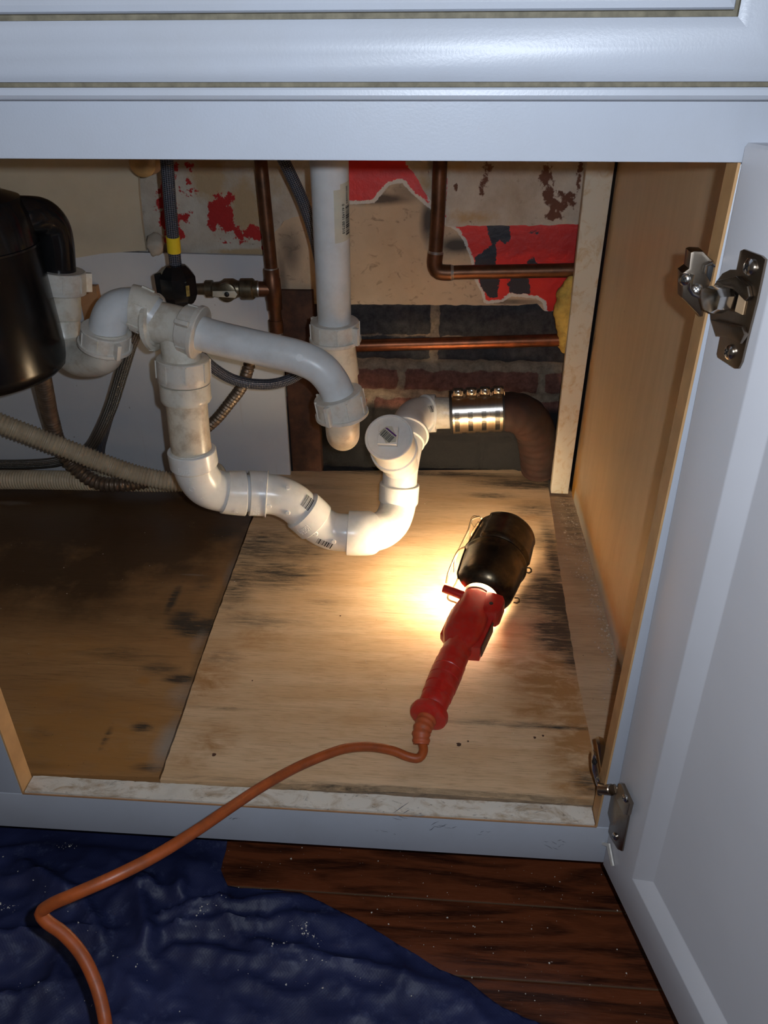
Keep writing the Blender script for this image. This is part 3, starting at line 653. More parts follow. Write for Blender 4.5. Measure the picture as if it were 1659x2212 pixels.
for px, py, rx, ry, a in [(560, 1180, .06, .06, .5), (600, 1240, .06, .04, .55), (520, 1250, .03, .07, .5), (640, 1190, .05, .03, .45), (560, 1340, .06, .02, .36), (480, 1420, .03, .02, .3), (900, 1022, .25, .012, .55), (1130, 1045, .10, .020, .66), (1060, 1070, .05, .012, .5), (640, 1050, .1, .012, .35),
                           (1195, 1200, .014, .09, .7), (1195, 1290, .030, .05, .95), (1205, 1370, .034, .045, .75), (1150, 1290, .035, .03, .5), (1150, 1100, .05, .03, .4), (1225, 1330, .012, .06, .7), (1170, 1170, .025, .03, .42), (1240, 1420, .02, .03, .55),
                           (1150, 1568, .10, .004, .50), (1100, 1562, .14, .005, .34), (470, 1530, .06, .004, .3), (1270, 1690, .02, .02, .45), (700, 1300, .03, .01, .3), (820, 1702, .25, .004, .4)]: bl(0, px, py, rx, ry, a)
for px, py, rx, ry, a in [(900, 1400, .5, .4, .16), (1200, 1480, .05, .07, .65), (1250, 1600, .04, .09, .6), (1200, 1460, .04, .04, .55), (1170, 1530, .05, .02, .52), (1100, 1440, .03, .02, .42), (450, 1460, .04, .05, .45), (460, 1600, .03, .03, .45), (1080, 1400, .02, .015, .4), (1270, 1590, .03, .07, .5), (560, 1380, .04, .03, .35), (1130, 1120, .04, .02, .4), (1250, 1700, .03, .02, .55), (420, 1640, .03, .02, .3)]: bl(1, px, py, rx, ry, a)
for px, py, rx, ry, a in [(620, 1200, .08, .05, .35), (1100, 1030, .15, .012, .5), (1230, 1350, .02, .10, .5), (500, 1340, .05, .08, .3)]: bl(2, px, py, rx, ry, a)
attr(o, 'stain', st); attr(o, 'pale', pa)
PN = o
for px, py, r_ in ((462, 1630, .0026), (991, 1608, .0030), (1011, 1601, .0013), (1155, 1593, .0018), (1173, 1589, .0015), (545, 1470, .0010), (735, 1330, .0012)):
    p = P(px, py, z=.0003); bm = B(); m_ = 10; prism(bm, [p+Vector((r_*math.cos(k*.6283)*(.8+.3*math.sin(k*2.1)), r_*.8*math.sin(k*.6283), 0)) for k in range(m_)], (0, 0, -.0008)); link('nail_hole', bm, M['stud_brown'], PN)
o, x, y = ply('plywood_sheet', [(-1.12, xy(-300, 1660, -.002)[1]), xy(66, 1672, -.002), xy(344, 1680, -.002), xy(445, 1388, -.002), xy(543, 1118, -.002), xy(579, 1018, -.002), (-.5, .652), (-1.12, .652)], -.0012, -.0083, 'ply_old', 2, .0006)
tag(o, 'dark water-stained plywood sheet on the left of the cabinet floor', 'plywood sheet')
st = np.zeros((len(x), 3)); pa = np.zeros((len(x), 3))
for px, py, rx, ry, a in [(395, 1340, .02, .02, .8), (430, 1355, .03, .018, .9), (375, 1290, .006, .03, .75), (390, 1465, .02, .008, .75), (345, 1440, .03, .015, .4), (305, 1570, .012, .008, .6), (440, 1260, .02, .03, .35), (480, 1150, .03, .03, .4), (250, 1410, .06, .02, .3), (230, 1590, .004, .02, .5), (320, 1655, .02, .006, .45), (80, 1590, .02, .02, .25)]: bl(0, px, py, rx, ry, a)
for px, py, rx, ry, a in [(120, 1600, .07, .05, .8), (250, 1560, .06, .04, .65), (310, 1470, .008, .006, 1.1), (120, 1500, .05, .03, .5), (270, 1640, .06, .02, .7), (150, 1400, .1, .03, .35)]: bl(1, px, py, rx, ry, a)
for px, py, rx, ry, a in [(150, 1110, .40, .13, 1.5), (60, 1230, .24, .10, 1.2), (330, 1180, .15, .10, 1.3), (150, 1310, .25, .05, .7), (400, 1200, .08, .08, .7), (480, 1090, .06, .05, .9), (60, 1650, .05, .006, .4)]: bl(2, px, py, rx, ry, a)
for px, py, rx, ry, a in [(505, 1230, .018, .05, .7), (400, 1500, .03, .03, .55), (365, 1600, .018, .04, .8), (430, 1380, .015, .03, .6), (20, 1085, .05, .01, .5), (420, 1240, .03, .003, .6), (180, 1500, .07, .006, .3)]: bl(0, px, py, rx, ry, a, pa)
attr(o, 'stain', st); attr(o, 'pale', pa)

# ------------------------------------------------------------------ pipe building blocks
def lip(s0, s1, r, ri=None):
    """a hub between arc lengths s0 and s1 with softened lips"""
    e = .0008; return [(s0, ri or r-.006), (s0, r-e), (s0+e, r), (s1-e, r), (s1, r-e), (s1, ri or r-.006)]
def ribs(bm, line, s0, s1, r, n, w=.0022, h=.0016, ph=0.0):
    for k in range(n):
        c, t, nn = line.at((s0+s1)/2); bb = t.cross(nn); a = 2*math.pi*k/n+ph; d = nn*math.cos(a)+bb*math.sin(a); q = t.cross(d); L = (s1-s0)/2
        prism(bm, [c+d*(r-.001)-t*L+q*w/2, c+d*(r-.001)+t*L+q*w/2, c+d*(r-.001)+t*L-q*w/2, c+d*(r-.001)-t*L-q*w/2], d*(h+.001))
def slip_nut(name, line, s0, s1, r, m, parent, lugs=2, ph=0.0, flange=True, nrib=8):
    bm = B(); f = .0025 if flange else 0
    sweep(bm, line, [(s0, r-.008), (s0, r-.001), (s0+.001, r), (s1-.005, r*1.01), (s1-.0045, r+f), (s1-.001, r+f), (s1, r+f-.001), (s1, r-.010)], 40)
    ribs(bm, line, s0+.002, s1-.005, r, nrib, .0018, .0013, ph)
    for k in range(lugs):
        c, t, nn = line.at((s0+s1)/2); bb = t.cross(nn); a = ph+math.pi*2*k/max(1, lugs); d = nn*math.cos(a)+bb*math.sin(a); q = t.cross(d); L = (s1-s0)*.42
        prism(bm, [c+d*(r-.002)-t*L+q*.004, c+d*(r+.0065)-t*L+q*.0022, c+d*(r+.0065)-t*L-q*.0022, c+d*(r-.002)-t*L-q*.004], t*(2*L), .0006)
    return link(name, bm, m, parent)
FONT = bpy.data.fonts.load('<builtin>') if hasattr(bpy.data.fonts, 'load') and False else None
def text_on(name, txt, size, fmap, m, parent, depth=.0003, mirror=False):
    cu = bpy.data.curves.new('t', 'FONT'); cu.body = txt; cu.size = size; cu.align_x = 'CENTER'; cu.align_y = 'CENTER'; cu.resolution_u = 2; cu.extrude = .0002
    ob = bpy.data.objects.new('t', cu); COL.objects.link(ob); dg = bpy.context.evaluated_depsgraph_get(); me = bpy.data.meshes.new_from_object(ob.evaluated_get(dg))
    bm = B(); bm.from_mesh(me); bpy.data.objects.remove(ob); bpy.data.meshes.remove(me)
    for v in bm.verts: v.co = fmap(v.co.x, v.co.y, v.co.z+.0002)
    return link(name, bm, m, parent)
def on_tube(line, s, ang_dir, r, along=True, rot=0.0):
    """map text coordinates onto a tube at arc length s, on the side facing ang_dir"""
    c0, t, nn = line.at(s); d0 = Vector(ang_dir); d0 = (d0-t*d0.dot(t)).normalized(); q0 = t.cross(d0).normalized()
    cr, sr = math.cos(rot), math.sin(rot)
    def f(x, y, z):
        u, v = x*cr-y*sr, x*sr+y*cr; a = -v/r
        return c0 + t*u + (d0*math.cos(a)+q0*math.sin(a))*(r+z)
    return f
def barcode(name, f, w, h, nb, parent, m=None, frac=.5, seed=1):
    rnd = random.Random(seed); bm = B(); x = -w/2
    while x < w/2:
        b = w/nb*rnd.choice([.5, .5, 1, 1.5]); k = 3
        for i in range(k):
            y0, y1 = -h/2+h*i/k, -h/2+h*(i+1)/k
            bm.faces.new([bm.verts.new(f(*p, .0003)) for p in ((x, y0), (x+b, y0), (x+b, y1), (x, y1))])
        x += b+w/nb*rnd.choice([.5, .5, 1])
    return link(name, bm, m or M['ink'], parent)
TOCAM = lambda p: (Vector(CAM)-Vector(p)).normalized()

# ------------------------------------------------------------------ glued white drain with trap bend and cleanout
CP = [(396, 795, .356), (399, 830, .355), (404, 880, .353), (411, 950, .35), (417, 990, .35), (425, 1022, .352), (446, 1050, .358), (480, 1062, .366), (510, 1065, .372), (555, 1066, .38), (598, 1070, .384), (630, 1084, .386), (652, 1101, .387), (668, 1115, .388), (690, 1134, .389), (716, 1147, .39), (748, 1151, .39), (774, 1152, .392),
      (800, 1151, .402), (828, 1143, .430), (849, 1122, .463), (859, 1092, .485), (862, 1060, .49), (865, 1020, .497), (870, 980, .512), (879, 936, .545), (886, 912, .580), (903, 896, .615), (930, 893, .63), (957, 892, .63), (990, 892, .63)]
C = [P(a, b, y=c) for a, b, c in CP]; DL = Line(C, .002)
sa = [DL.near(c) for c in C]; ix = {(a, b): s for (a, b, c), s in zip(CP, sa)}
def sN(px, py, y): return DL.near(P(px, py, y=y))
DR = thing('drain_trap', 'white glued plastic drain running from the double-bowl tee down and across to the wall coupling', 'drain pipe', P(620, 1100, y=.386))
DR.location.z = 0
def seg(name, prof, m=M['pvc_new'], extra=None, n=40):
    bm = B(); sweep(bm, DL, prof, n, .0025)
    if extra: extra(bm)
    return link(name, bm, m, DR)
RP, RH = .0241, .0286
s_a = ix[(399, 830)]; s_b = sN(402, 868, .354); s_h0 = sN(414, 972, .35); s_h1 = sN(420, 1006, .351); s_h2 = sN(485, 1063, .367); s_h3 = sN(532, 1065, .376)
s_i0 = sN(536, 1065, .377); s_i1 = sN(576, 1067, .382); s_i2 = sN(655, 1103, .387); s_i3 = sN(681, 1127, .389); s_j0 = sN(752, 1151, .39); s_j1 = sN(796, 1151, .40)
s_k0 = sN(861, 1084, .487); s_k1 = sN(863, 1046, .492)
seg('trap_adapter', [(s_a-.006, .017), (s_a-.006, .0262), (s_a-.002, .0262), (s_a-.0015, .0292), (s_b-.004, .0292), (s_b-.001, .0275), (s_b, RP)], M['pvc_old'])
bm = B(); sweep(bm, DL, [(s_a-.010, .0235), (s_a-.004, .0275), (s_a-.003, .0275), (s_a-.002, .024)], 40); link('grime_ring', bm, M['grime_ring'], DR)
seg('pipe', [(s_b-.005, RP), (s_h0+.004, RP)], M['pvc_cream'])
bm = B(); sweep(bm, DL, [(s_h0-.0012, RP), (s_h0-.0010, RP+.0012), (s_h0+.001, RP+.0012)], 40); link('cement_ring', bm, M['white_edge'], DR)
seg('elbow', [(s_h0, RP), (s_h0, RH-.0004), (s_h0+.0008, RH+.0006), (s_h1-.003, RH+.0006), (s_h1, RP+.0018), (s_h2, RP+.0018), (s_h2+.0005, RH-.001), (s_h3-.0008, RH+.0008), (s_h3, RH), (s_h3, RP)])
seg('pipe', [(s_h3-.002, RP), (s_i0+.002, RP)], M['pvc_grey'])
seg('elbow', [(s_i0, RP), (s_i0, RH), (s_i0+.0006, RH+.0006), (s_i1-.0015, RH+.0006), (s_i1-.0012, RH+.002), (s_i1, RH+.002), (s_i1+.0006, RP+.0022), (s_i2-.004, RP+.0015), (s_i2-.001, RH+.0002), (s_i3-.0006, RH+.0002), (s_i3, RH-.0006), (s_i3, RP)])
seg('elbow', [(s_i3, RP-.001), (s_i3+.0001, RP+.0018), (s_j0-.001, RP+.0012), (s_j0, RP+.001)])
seg('coupling', [(s_j0-.0005, RP), (s_j0-.0005, RH+.0004), (s_j0+.0005, RH+.0014), (s_j1-.0005, RH+.0014), (s_j1, RH+.0004), (s_j1, RP)])
seg('trap_bend', [(s_j1-.001, RP+.001), (s_j1+.004, RP+.0018), (s_k0-.004, RP+.0018), (s_k0, RH-.0005), (s_k0+.0008, RH), (s_k1-.0008, RH), (s_k1, RH-.0008), (s_k1, RP)])
# tee with the angled cleanout branch
s_t0 = sN(865, 1012, .499); s_t1 = ix[(879, 936)]
c0 = P(864, 1004, y=.500); c1 = P(841, 946, y=.432); ax = (c1-c0).normalized(); BL = (c1-c0).length
def teeb(bm): cyl(bm, c0-ax*.012, c1, [(0, .022), (.014, .0262), (BL*.62, .0262), (BL*.62+.001, .0322), (BL*.62+.012, .0322), (BL*.62+.013, .0300), (BL+.008, .0300)], 44)
seg('cleanout_tee', [(s_k1+.0, RP+.0006), (s_t0-.004, RP+.0006), (s_t1-.028, RP+.0018), (s_t1-.019, RP+.002), (s_t1-.018, RH), (s_t1-.003, RH+.0012), (s_t1-.0025, RH+.004), (s_t1, RH+.004), (s_t1, RP)], M['pvc_new'], teeb)
u_ = Vector((1, 0, 0)); u_ = (u_-ax*u_.dot(ax)).normalized(); v_ = ax.cross(u_)
bm = B(); cyl(bm, c1-ax*.002, c1+ax, [(0, .0300), (.0005, .0318), (.005, .0318), (.006, .0308), (.0062, .0285), (.0052, .0280), (.0052, .002)], 48, 0, (True, True)); PLG = link('cleanout_plug', bm, M['pvc_new'], DR)
rq = Matrix.Rotation(math.radians(-3), 3, ax); bm = B(); su, sv = rq @ u_, rq @ v_
sq = [c1+ax*.003+su*a*.0125+sv*b*.0125+sv*-.001 for a, b in ((-1, -1), (1, -1), (1, 1), (-1, 1))]
prism(bm, sq, ax*.010, .0012); o = link('square_boss', bm, M['pvc_new'], PLG)
f0 = c1+ax*.0133
bm = B(); st6 = [(-.0115, .004), (-.003, .0115), (.0045, .0118), (.0120, -.003), (.0115, -.0095), (-.001, -.0118)]
prism(bm, [f0+su*a+sv*b+sv*-.001 for a, b in st6], ax*.0003, mi=0); link('sticker', bm, M['paper_label'], PLG)
rr_ = math.radians(-38); fb = lambda x, y, z: f0+ax*(.0004+z)+su*(x*math.cos(rr_)-y*math.sin(rr_))+sv*(x*math.sin(rr_)+y*math.cos(rr_)-.001)
barcode('barcode', lambda x, y, z: fb(x, y-.002, z), .018, .010, 22, PLG, seed=4)
bm = B(); prism(bm, [fb(a, b, 0) for a, b in ((-.009, .0045), (.010, .0045), (.010, .0065), (-.007, .0065))], ax*.0003); link('purple_band', bm, M['purple_ink'], PLG)
# upper elbow and stub into the coupling
s_u0 = ix[(886, 912)]; s_u1 = sN(917, 894, .625); s_u2 = sN(943, 893, .63)
seg('elbow', [(s_t1-.001, RP+.002), (s_t1+.004, RP+.002), (s_u1-.001, RP+.002), (s_u1, RH-.0005), (s_u1+.0006, RH+.0008), (s_u2-.0006, RH+.0008), (s_u2, RH), (s_u2, RP)])
seg('pipe', [(s_u2-.002, RP+.0003), (DL.L, RP+.0003)], M['pvc_old'])
# moulded nubs, marks and printed labels on the fittings
def nub(s, px, py, y, r=.0034):
    c, t, nn = DL.at(s); d = TOCAM(P(px, py, y=y-.025)); p = P(px, py, y=y-.022)
    k = DL.at(DL.near(p)); w = (p-k[0]); w = (w-k[1]*w.dot(k[1])).normalized(); bm = B(); b = k[0]+w*(RP+.0005); cyl(bm, b, b+w, [(0, r), (.0022, r), (.0028, r*.75)], 20); link('moulding_nub', bm, M['pvc_new'], DR)
for q in [(580, 1090, .383), (623, 1104, .386), (683, 1150, .389), (722, 1167, .39), (632, 1037, .386)]: nub(0, *q)
up = Vector((0, -.75, .65))
def emboss(f, w, h, seed):
    """worn raised moulding marks: short strokes inside a raised corner line"""
    rnd = random.Random(seed); bm = B()
    def stroke(a, b, t=.0005):
        d = Vector((b[0]-a[0], b[1]-a[1], 0)); q = Vector((-d.y, d.x, 0)).normalized()*t/2; c = [(a[0]+q.x, a[1]+q.y), (b[0]+q.x, b[1]+q.y), (b[0]-q.x, b[1]-q.y), (a[0]-q.x, a[1]-q.y)]
        lo = [bm.verts.new(f(*p, -.0004)) for p in c]; hi = [bm.verts.new(f(*p, .0005)) for p in c]; bm.faces.new(hi)
        for k in range(4): bm.faces.new((lo[k], lo[(k+1) % 4], hi[(k+1) % 4], hi[k]))
    for row in (-1, 0, 1):
        x = -w/2
        while x < w/2:
            y = row*h/3; g = h/9; k = rnd.random()
            if k < .4: stroke((x, y-g), (x, y+g)); stroke((x, y+g), (x+.001, y+g))
            elif k < .7: stroke((x, y-g), (x+.001, y+g))
            else: stroke((x, y-g), (x+.0012, y-g)); stroke((x+.0012, y-g), (x+.0012, y+g))
            x += .0022
    stroke((-w/2, -h/2-.001), (w/2, -h/2-.001), .0007); stroke((w/2+.001, -h/2-.001), (w/2+.001, h*.1), .0007)
    bmesh.ops.recalc_face_normals(bm, faces=bm.faces); link('moulded_mark', bm, M['pvc_new'], DR)
text_on('size_mark', '1½', .0075, on_tube(DL, (s_h2+s_h3)/2, (0, -1, -.35), RH+.0005, rot=-math.pi/2), M['pvc_new'], DR)
text_on('letter_mark', 'O', .011, on_tube(DL, s_h1+.014, (-.1, -1, .05), RP+.0021, rot=-math.pi/2), M['pvc_new'], DR)
text_on('letter_mark', 'V', .009, on_tube(DL, s_h1+.006, (-.05, -1, .1), RP+.0021, rot=.5), M['pvc_new'], DR)
text_on('letter_mark', 'G', .006, on_tube(DL, s_h1+.030, (0, -1, .05), RP+.0021, rot=-math.pi/2), M['pvc_new'], DR)
emboss(on_tube(DL, (s_h0+s_h1)/2+.004, (-.1, -1, .1), RH+.0004, rot=-math.pi/2), .013, .008, 1)
emboss(on_tube(DL, (s_i0+s_i1)/2-.002, (0, -1, -.35), RH+.0004, rot=-math.pi/2), .016, .009, 2)
emboss(on_tube(DL, (s_i2+s_i3)/2, (0, -1, -.25), RH, rot=-math.pi/2), .016, .009, 3)
barcode('barcode', on_tube(DL, s_i2-.010, (.5, -.6, .8), RP+.0020), .012, .018, 14, DR, seed=2)
barcode('barcode', on_tube(DL, s_i3+.020, (0, -1, -.25), RP+.0020), .022, .010, 20, DR, seed=3)
barcode('barcode', on_tube(DL, s_u1-.012, (0, -1, .55), RP+.0022), .016, .010, 18, DR, seed=5)

# ------------------------------------------------------------------ shielded coupling and iron elbow
CO = thing('pipe_coupling', 'shiny steel shielded coupling with four screw clamps joining plastic pipe to iron pipe', 'pipe coupling', P(1030, 880, y=.63))
a = P(972, 890, y=.63); b = P(1088, 884, y=.63); CL = Line([a, b], smooth=False); L = CL.L; off = Vector((0, 0, 0))
bm = B(); sweep(bm, CL, [(0, .024), (0, .0325), (.002, .0325), (L-.002, .0325), (L, .0325), (L, .026)], 48); link('rubber_sleeve', bm, M['rubber'], CO)
n = N('shield_steel'); g = n.noise(1, 3, .5, n.scale((400, 20, 20))); n.bump(g, .15, .0005); M['shield_steel'] = n.out(n.mix(g, (.42, .37, .31), (.60, .56, .50)), .24, 1.0)
bm = B(); sweep(bm, CL, lambda s: .0335+(.0005*math.sin(s*1500) if .003 < s < L-.003 else 0), 48, .0008, (True, True)) if False else sweep(bm, CL, [(.004, .0322), (.004, .0335), (L-.003, .0335), (L-.003, .0322)], 48); link('shield', bm, M['shield_steel'], CO)
for k in range(4):
    s = L*(.13+.245*k); bm = B(); sweep(bm, CL, [(s-.0065, .0334), (s-.0065, .0345), (s+.0065, .0345), (s+.0065, .0334)], 48)
    c, t, nn = CL.at(s); q = on_tube(CL, s, (0, -1, -.15), .0345)
    for j in range(-9, 10):
        if True: prism(bm, [q(-.0035, j*.0019-.0005, 0), q(.0035, j*.0019-.0002, 0), q(.0035, j*.0019+.0006, 0), q(-.0035, j*.0019+.0003, 0)], (0, -.0005, 0), mi=1)
    CLP = link('clamp', bm, [M['shield_steel'], M['dark']], CO)
    tp = c+Vector((0, -.012, .0345)); bm = B(); box(bm, tp+Vector((-.0075, -.006, -.002)), tp+Vector((.0075, .006, .007)), .0015); link('worm_housing', bm, M['steel_dark'], CLP)
    hp = tp+Vector((0, -.0065, .0045)); screw('screw', hp, (0, -1, .15), .0052, M['steel'], CLP)
    for sx in (-1, 1):
        l = Line([tp+Vector((sx*.009, -.004, -.004)), tp+Vector((sx*.0085, -.004, .002)), tp+Vector((sx*.005, -.004, .004))], .002); bm = B(); sweep(bm, l, [(0, .0007), (l.L, .0007)], 8); link('clamp_tab', bm, M['steel'], CLP)
IL = Line([P(1072, 888, y=.63), P(1105, 890, y=.632), P(1132, 898, y=.636), P(1152, 922, y=.645), P(1162, 960, y=.66), P(1166, 1010, y=.68)], .003)
bm = B(); sweep(bm, IL, lambda s: .0290+(.002 if s > .035 else .002*s/.035)+.0005*math.sin(s*400), 40, .003); o = link('iron_elbow', bm, M['cast_iron'])
tag(o, 'rusty brown cast iron elbow turning down behind the coupling', 'iron pipe')

# ------------------------------------------------------------------ tee, waste arm and slip nuts
WA = thing('waste_arm', 'grey white slip-joint tee with long waste arm bending down to the right sink trap', 'drain pipe', P(400, 720, y=.355)); WA.location.z = .2
YT = .352
TL = Line([P(318, 694, y=.362), P(345, 697, y=.360), P(385, 706, y=.357), P(425, 717, y=YT), P(460, 728, y=.350), P(530, 745, y=.347), P(600, 761, y=.345), P(650, 774, y=.344), P(690, 794, y=.343), P(718, 826, y=.343), P(733, 862, y=.344), P(740, 900, y=.345)], .002)
q = lambda px, py, y: TL.near(P(px, py, y=y))
bm = B(); s0, s1 = q(420, 716, YT)-.004, TL.L; sweep(bm, TL, [(s0, .0191), (s1, .0191)], 36, .003); link('waste_tube', bm, M['pvc_grey'], WA)
l_ = q(645, 788, .344); bm = B(); c, t, nn = TL.at(l_); d = TOCAM(c); d = (d-t*d.dot(t)).normalized(); cyl(bm, c+d*.0188, c+d, [(0, .0042), (.0006, .0042), (.0006, .0036), (.0004, .0035)], 24); link('moulding_ring', bm, M['pvc_grey'], WA)
t0, t1 = q(335, 695, .361), q(418, 714, YT)
bd0, bd1 = P(382, 712, y=.357), P(394, 782, y=.356)
bm = B(); sweep(bm, TL, [(t0, .018), (t0, .0232), (t1, .0232), (t1, .018)], 40); cyl(bm, bd0, bd1, [(0, .020), ((bd1-bd0).length, .0225)], 40); link('tee', bm, M['pvc_old'], WA)
bm = B(); sweep(bm, TL, [(t0-.003, .018), (t0-.004, .0300), (t0-.002, .0318), (t0+.003, .0318), (t0+.004, .0300), (t0+.0045, .0275), (t0+.002, .0255), (t0+.004, .023)], 44)
ribs(bm, TL, t0-.002, t0+.003, .0310, 7, .005, .0014); link('union_ring', bm, M['pvc_old'], WA)
slip_nut('slip_nut', TL, t1-.010, t1+.009, .0275, M['nylon_nut'], WA, 2, 1.0, True, 6)
NL = Line([P(394, 762, y=.356), P(398, 830, y=.355)], smooth=False); z0 = 0
slip_nut('slip_nut', NL, .006, NL.L-.004, .0300, M['nylon_nut'], WA, 0, .4, False, 8)
slip_nut('slip_nut', TL, q(738, 850, .344)+.0, TL.L-.001, .0285, M['nylon_nut'], WA, 2, 1.9, True, 8)

# ------------------------------------------------------------------ right sink tailpiece with end-on trap bend
TP = thing('sink_tailpiece', 'straight white sink tailpiece with barcode label and rounded trap bend below', 'drain pipe', P(715, 500, y=.41)); TP.location.z = .2
A1 = P(723, 712, y=.43); A0 = EXT(P(706, 200, y=.37), A1, .72); VL = Line([A0, A1], smooth=False)
bm = B(); sweep(bm, VL, [(0, .0200), (VL.L, .0200)], 40, .02); tp_ = link('tailpiece_tube', bm, M['pvc_grey'], TP)
s_l = VL.near(P(746, 445, y=.40))
Lm = (P(709, 350, y=.385)-A0).length
sL = (P(738, 450, y=.395)-A0).dot((A1-A0).normalized())
fl_ = on_tube(VL, sL, (.80, -.62, 0), .0202)
bm = B()
for i in range(12):
    for j in range(10):
        x0_, x1_ = -.031+.062*i/12, -.031+.062*(i+1)/12; y0_, y1_ = -.0125+.025*j/10, -.0125+.025*(j+1)/10
        if i == 0 and j < 3: continue
        bm.faces.new([bm.verts.new(fl_(a, b, .0)) for a, b in ((x0_, y0_), (x1_, y0_), (x1_, y1_), (x0_, y1_))])
bmesh.ops.remove_doubles(bm, verts=bm.verts, dist=1e-5); link('paper_label', bm, M['paper_label'], TP)
d_ = Vector((.9, -.42, 0))
barcode('barcode', on_tube(VL, sL+.008, (.92, -.40, 0), .0203), .030, .007, 26, TP, seed=8)
text_on('label_number', '0 411931 057310', .0046, on_tube(VL, sL+.006, (.72, -.69, 0), .0203), M['ink'], TP)
barcode('small_print', on_tube(VL, sL-.018, (.90, -.44, 0), .0203, rot=0), .018, .0030, 60, TP, seed=11)
N1 = Line([P(722.5, 690, y=.428), P(725, 745, y=.43)], smooth=False)
slip_nut('slip_nut', N1, .002, .027, .0290, M['nylon_nut'], TP, 2, .55, True, 8)
bx = N1.p[0].x
tz = N1.p[1].z
UL = Line([N1.p[0]+Vector((0, 0, -.012)), Vector((bx+.003, .432, tz-.02)), Vector((bx+.005, .434, .265)), Vector((bx+.007, .428, .236)), P(741, 935, y=.388), P(740, 922, y=.350), P(739.5, 905, y=.345), P(739, 885, y=.345)], .002)
zb = min(p.z for p in UL.p)
bm = B(); sweep(bm, UL, [(0, .0225), (.06, .0225), (.061, .0205), (UL.L, .0200)], 40, .003); link('trap_bend', bm, M['pvc_cream'], TP)

# ------------------------------------------------------------------ disposal and its trap
DT_ = thing('disposal_trap', 'white slip-joint trap below the black disposal elbow with grimy grey elbow', 'drain pipe', P(190, 780, y=.37)); DT_.location.z = .25
EL = Line([P(330, 686, y=.361), P(300, 668, y=.359), P(272, 664, y=.357), P(250, 672, y=.354), P(236, 696, y=.350), P(231, 728, y=.347), P(231, 745, y=.346)], .002)
bm = B(); sweep(bm, EL, [(0, .0232), (.016, .0232), (.017, .0218), (EL.L, .0198)], 36, .003); link('elbow', bm, M['pvc_grey'], DT_)
bm = B(); sweep(bm, EL, [(.006, .018), (.006, .0255), (.024, .0255), (.0245, .0218)], 36); ribs(bm, EL, .008, .022, .0252, 6); link('elbow_socket', bm, M['pvc_old'], DT_)
JL = Line([P(128, 575, y=.404), P(131, 640, y=.402), P(134, 700, y=.398), P(142, 748, y=.390), P(165, 772, y=.378), P(195, 776, y=.364), P(222, 768, y=.352), P(231, 745, y=.346), P(231, 715, y=.346)], .002)
sj = JL.near(P(133, 690, y=.40))
bm = B(); sweep(bm, JL, [(.01, .0222), (sj-.002, .0222), (sj, .0212), (sj+.001, .0205), (JL.L-.004, .0205), (JL.L, .0215)], 36, .003); link('trap_bend', bm, M['pvc_old'], DT_)
slip_nut('slip_nut', JL, .004, .030, .0285, M['nylon_nut'], DT_, 2, 2.6, False, 8)
RJ = Line([JL.at(JL.L)[0]+Vector((0, 0, .003)), JL.at(JL.L-.030)[0]], smooth=False)
slip_nut('slip_nut', RJ, .001, .023, .0272, M['nylon_nut'], DT_, 2, .8, True, 8)
GD = thing('garbage_disposal', 'large black garbage disposal hanging at the left edge', 'garbage disposal', (-.678, .335, .29))
gx, gy = -.678, .335; zs = P(80, 560, y=gy-.02).z
zb_ = P(120, 815, y=.335).z
bm = B(); cyl(bm, (gx, gy, zb_), (gx, gy, zb_+.2), [(0, .02), (.000, .070), (.003, .083), (.010, .0905), (.018, .0925), (.10, .0900), (.142, .0885), (.144, .0865), (.146, .0865)], 64); link('motor_housing', bm, M['disposal_black'], GD)
bm = B(); cyl(bm, (gx, gy, zb_+.143), (gx, gy, zb_+.3), [(0, .0865), (.001, .0885), (.030, .0870), (.046, .0800), (.052, .064), (.060, .0610), (.092, .0600), (.098, .054), (.100, .042), (.14, .040), (.142, .052), (.16, .052)], 64); link('grind_chamber', bm, M['black_gloss'], GD)
bm = B(); cyl(bm, (gx, gy, zb_+.1405), (gx, gy, zb_+.2), [(0, .0885), (.0008, .0902), (.0030, .0902), (.0036, .0885)], 64); link('seam_band', bm, M['black_gloss'], GD)
ell = Line([Vector((gx+.03, gy+.01, P(60, 462, y=.37).z)), P(62, 464, y=.375), P(92, 468, y=.39), P(112, 488, y=.400), P(121, 520, y=.403), P(125, 560, y=.404), P(128, 600, y=.404)], .002)
bm = B(); sweep(bm, ell, [(0, .0195), (ell.L, .0190)], 36, .003); link('discharge_elbow', bm, M['black_gloss'], GD)
bm = B(); box(bm, (gx+.055, gy-.03, P(20, 360, y=.33).z-.012), (gx+.085, gy+.02, P(20, 340, y=.33).z+.02), .003); bm.free()

# ------------------------------------------------------------------ copper
def copper(name, pts, r, label, fit=(), step=.003):
    l = Line(pts, step); t = thing(name, label, 'copper pipe', l.p[len(l.p)//2]); bm = B(); sweep(bm, l, [(0, r), (l.L, r)], 24, .004); link('pipe', bm, M['copper_old'], t); return t, l
yR = .60
t, l = copper('copper_riser', [EXT(P(563, 345, y=yR), P(590, 620, y=yR), .75), P(563, 345, y=yR), P(590, 620, y=yR), P(598, 714, y=yR)], .0086, 'brown copper riser with a tee to the shut-off valve behind the waste arm')
TE = P(590, 625, y=yR); dv = (l.p[-1]-l.p[0]).normalized()
bm = B(); cyl(bm, TE-dv*.028, TE+dv*.028, [(0, .0085), (0, .0106), (.012, .0106), (.014, .0114), (.042, .0114), (.044, .0106), (.056, .0106), (.056, .0085)], 28)
vb = P(556, 624, y=yR-.004); cyl(bm, TE, vb, [(0, .0100), (.018, .0104), ((vb-TE).length, .0104)], 24); link('tee_fitting', bm, M['copper_old'], t)
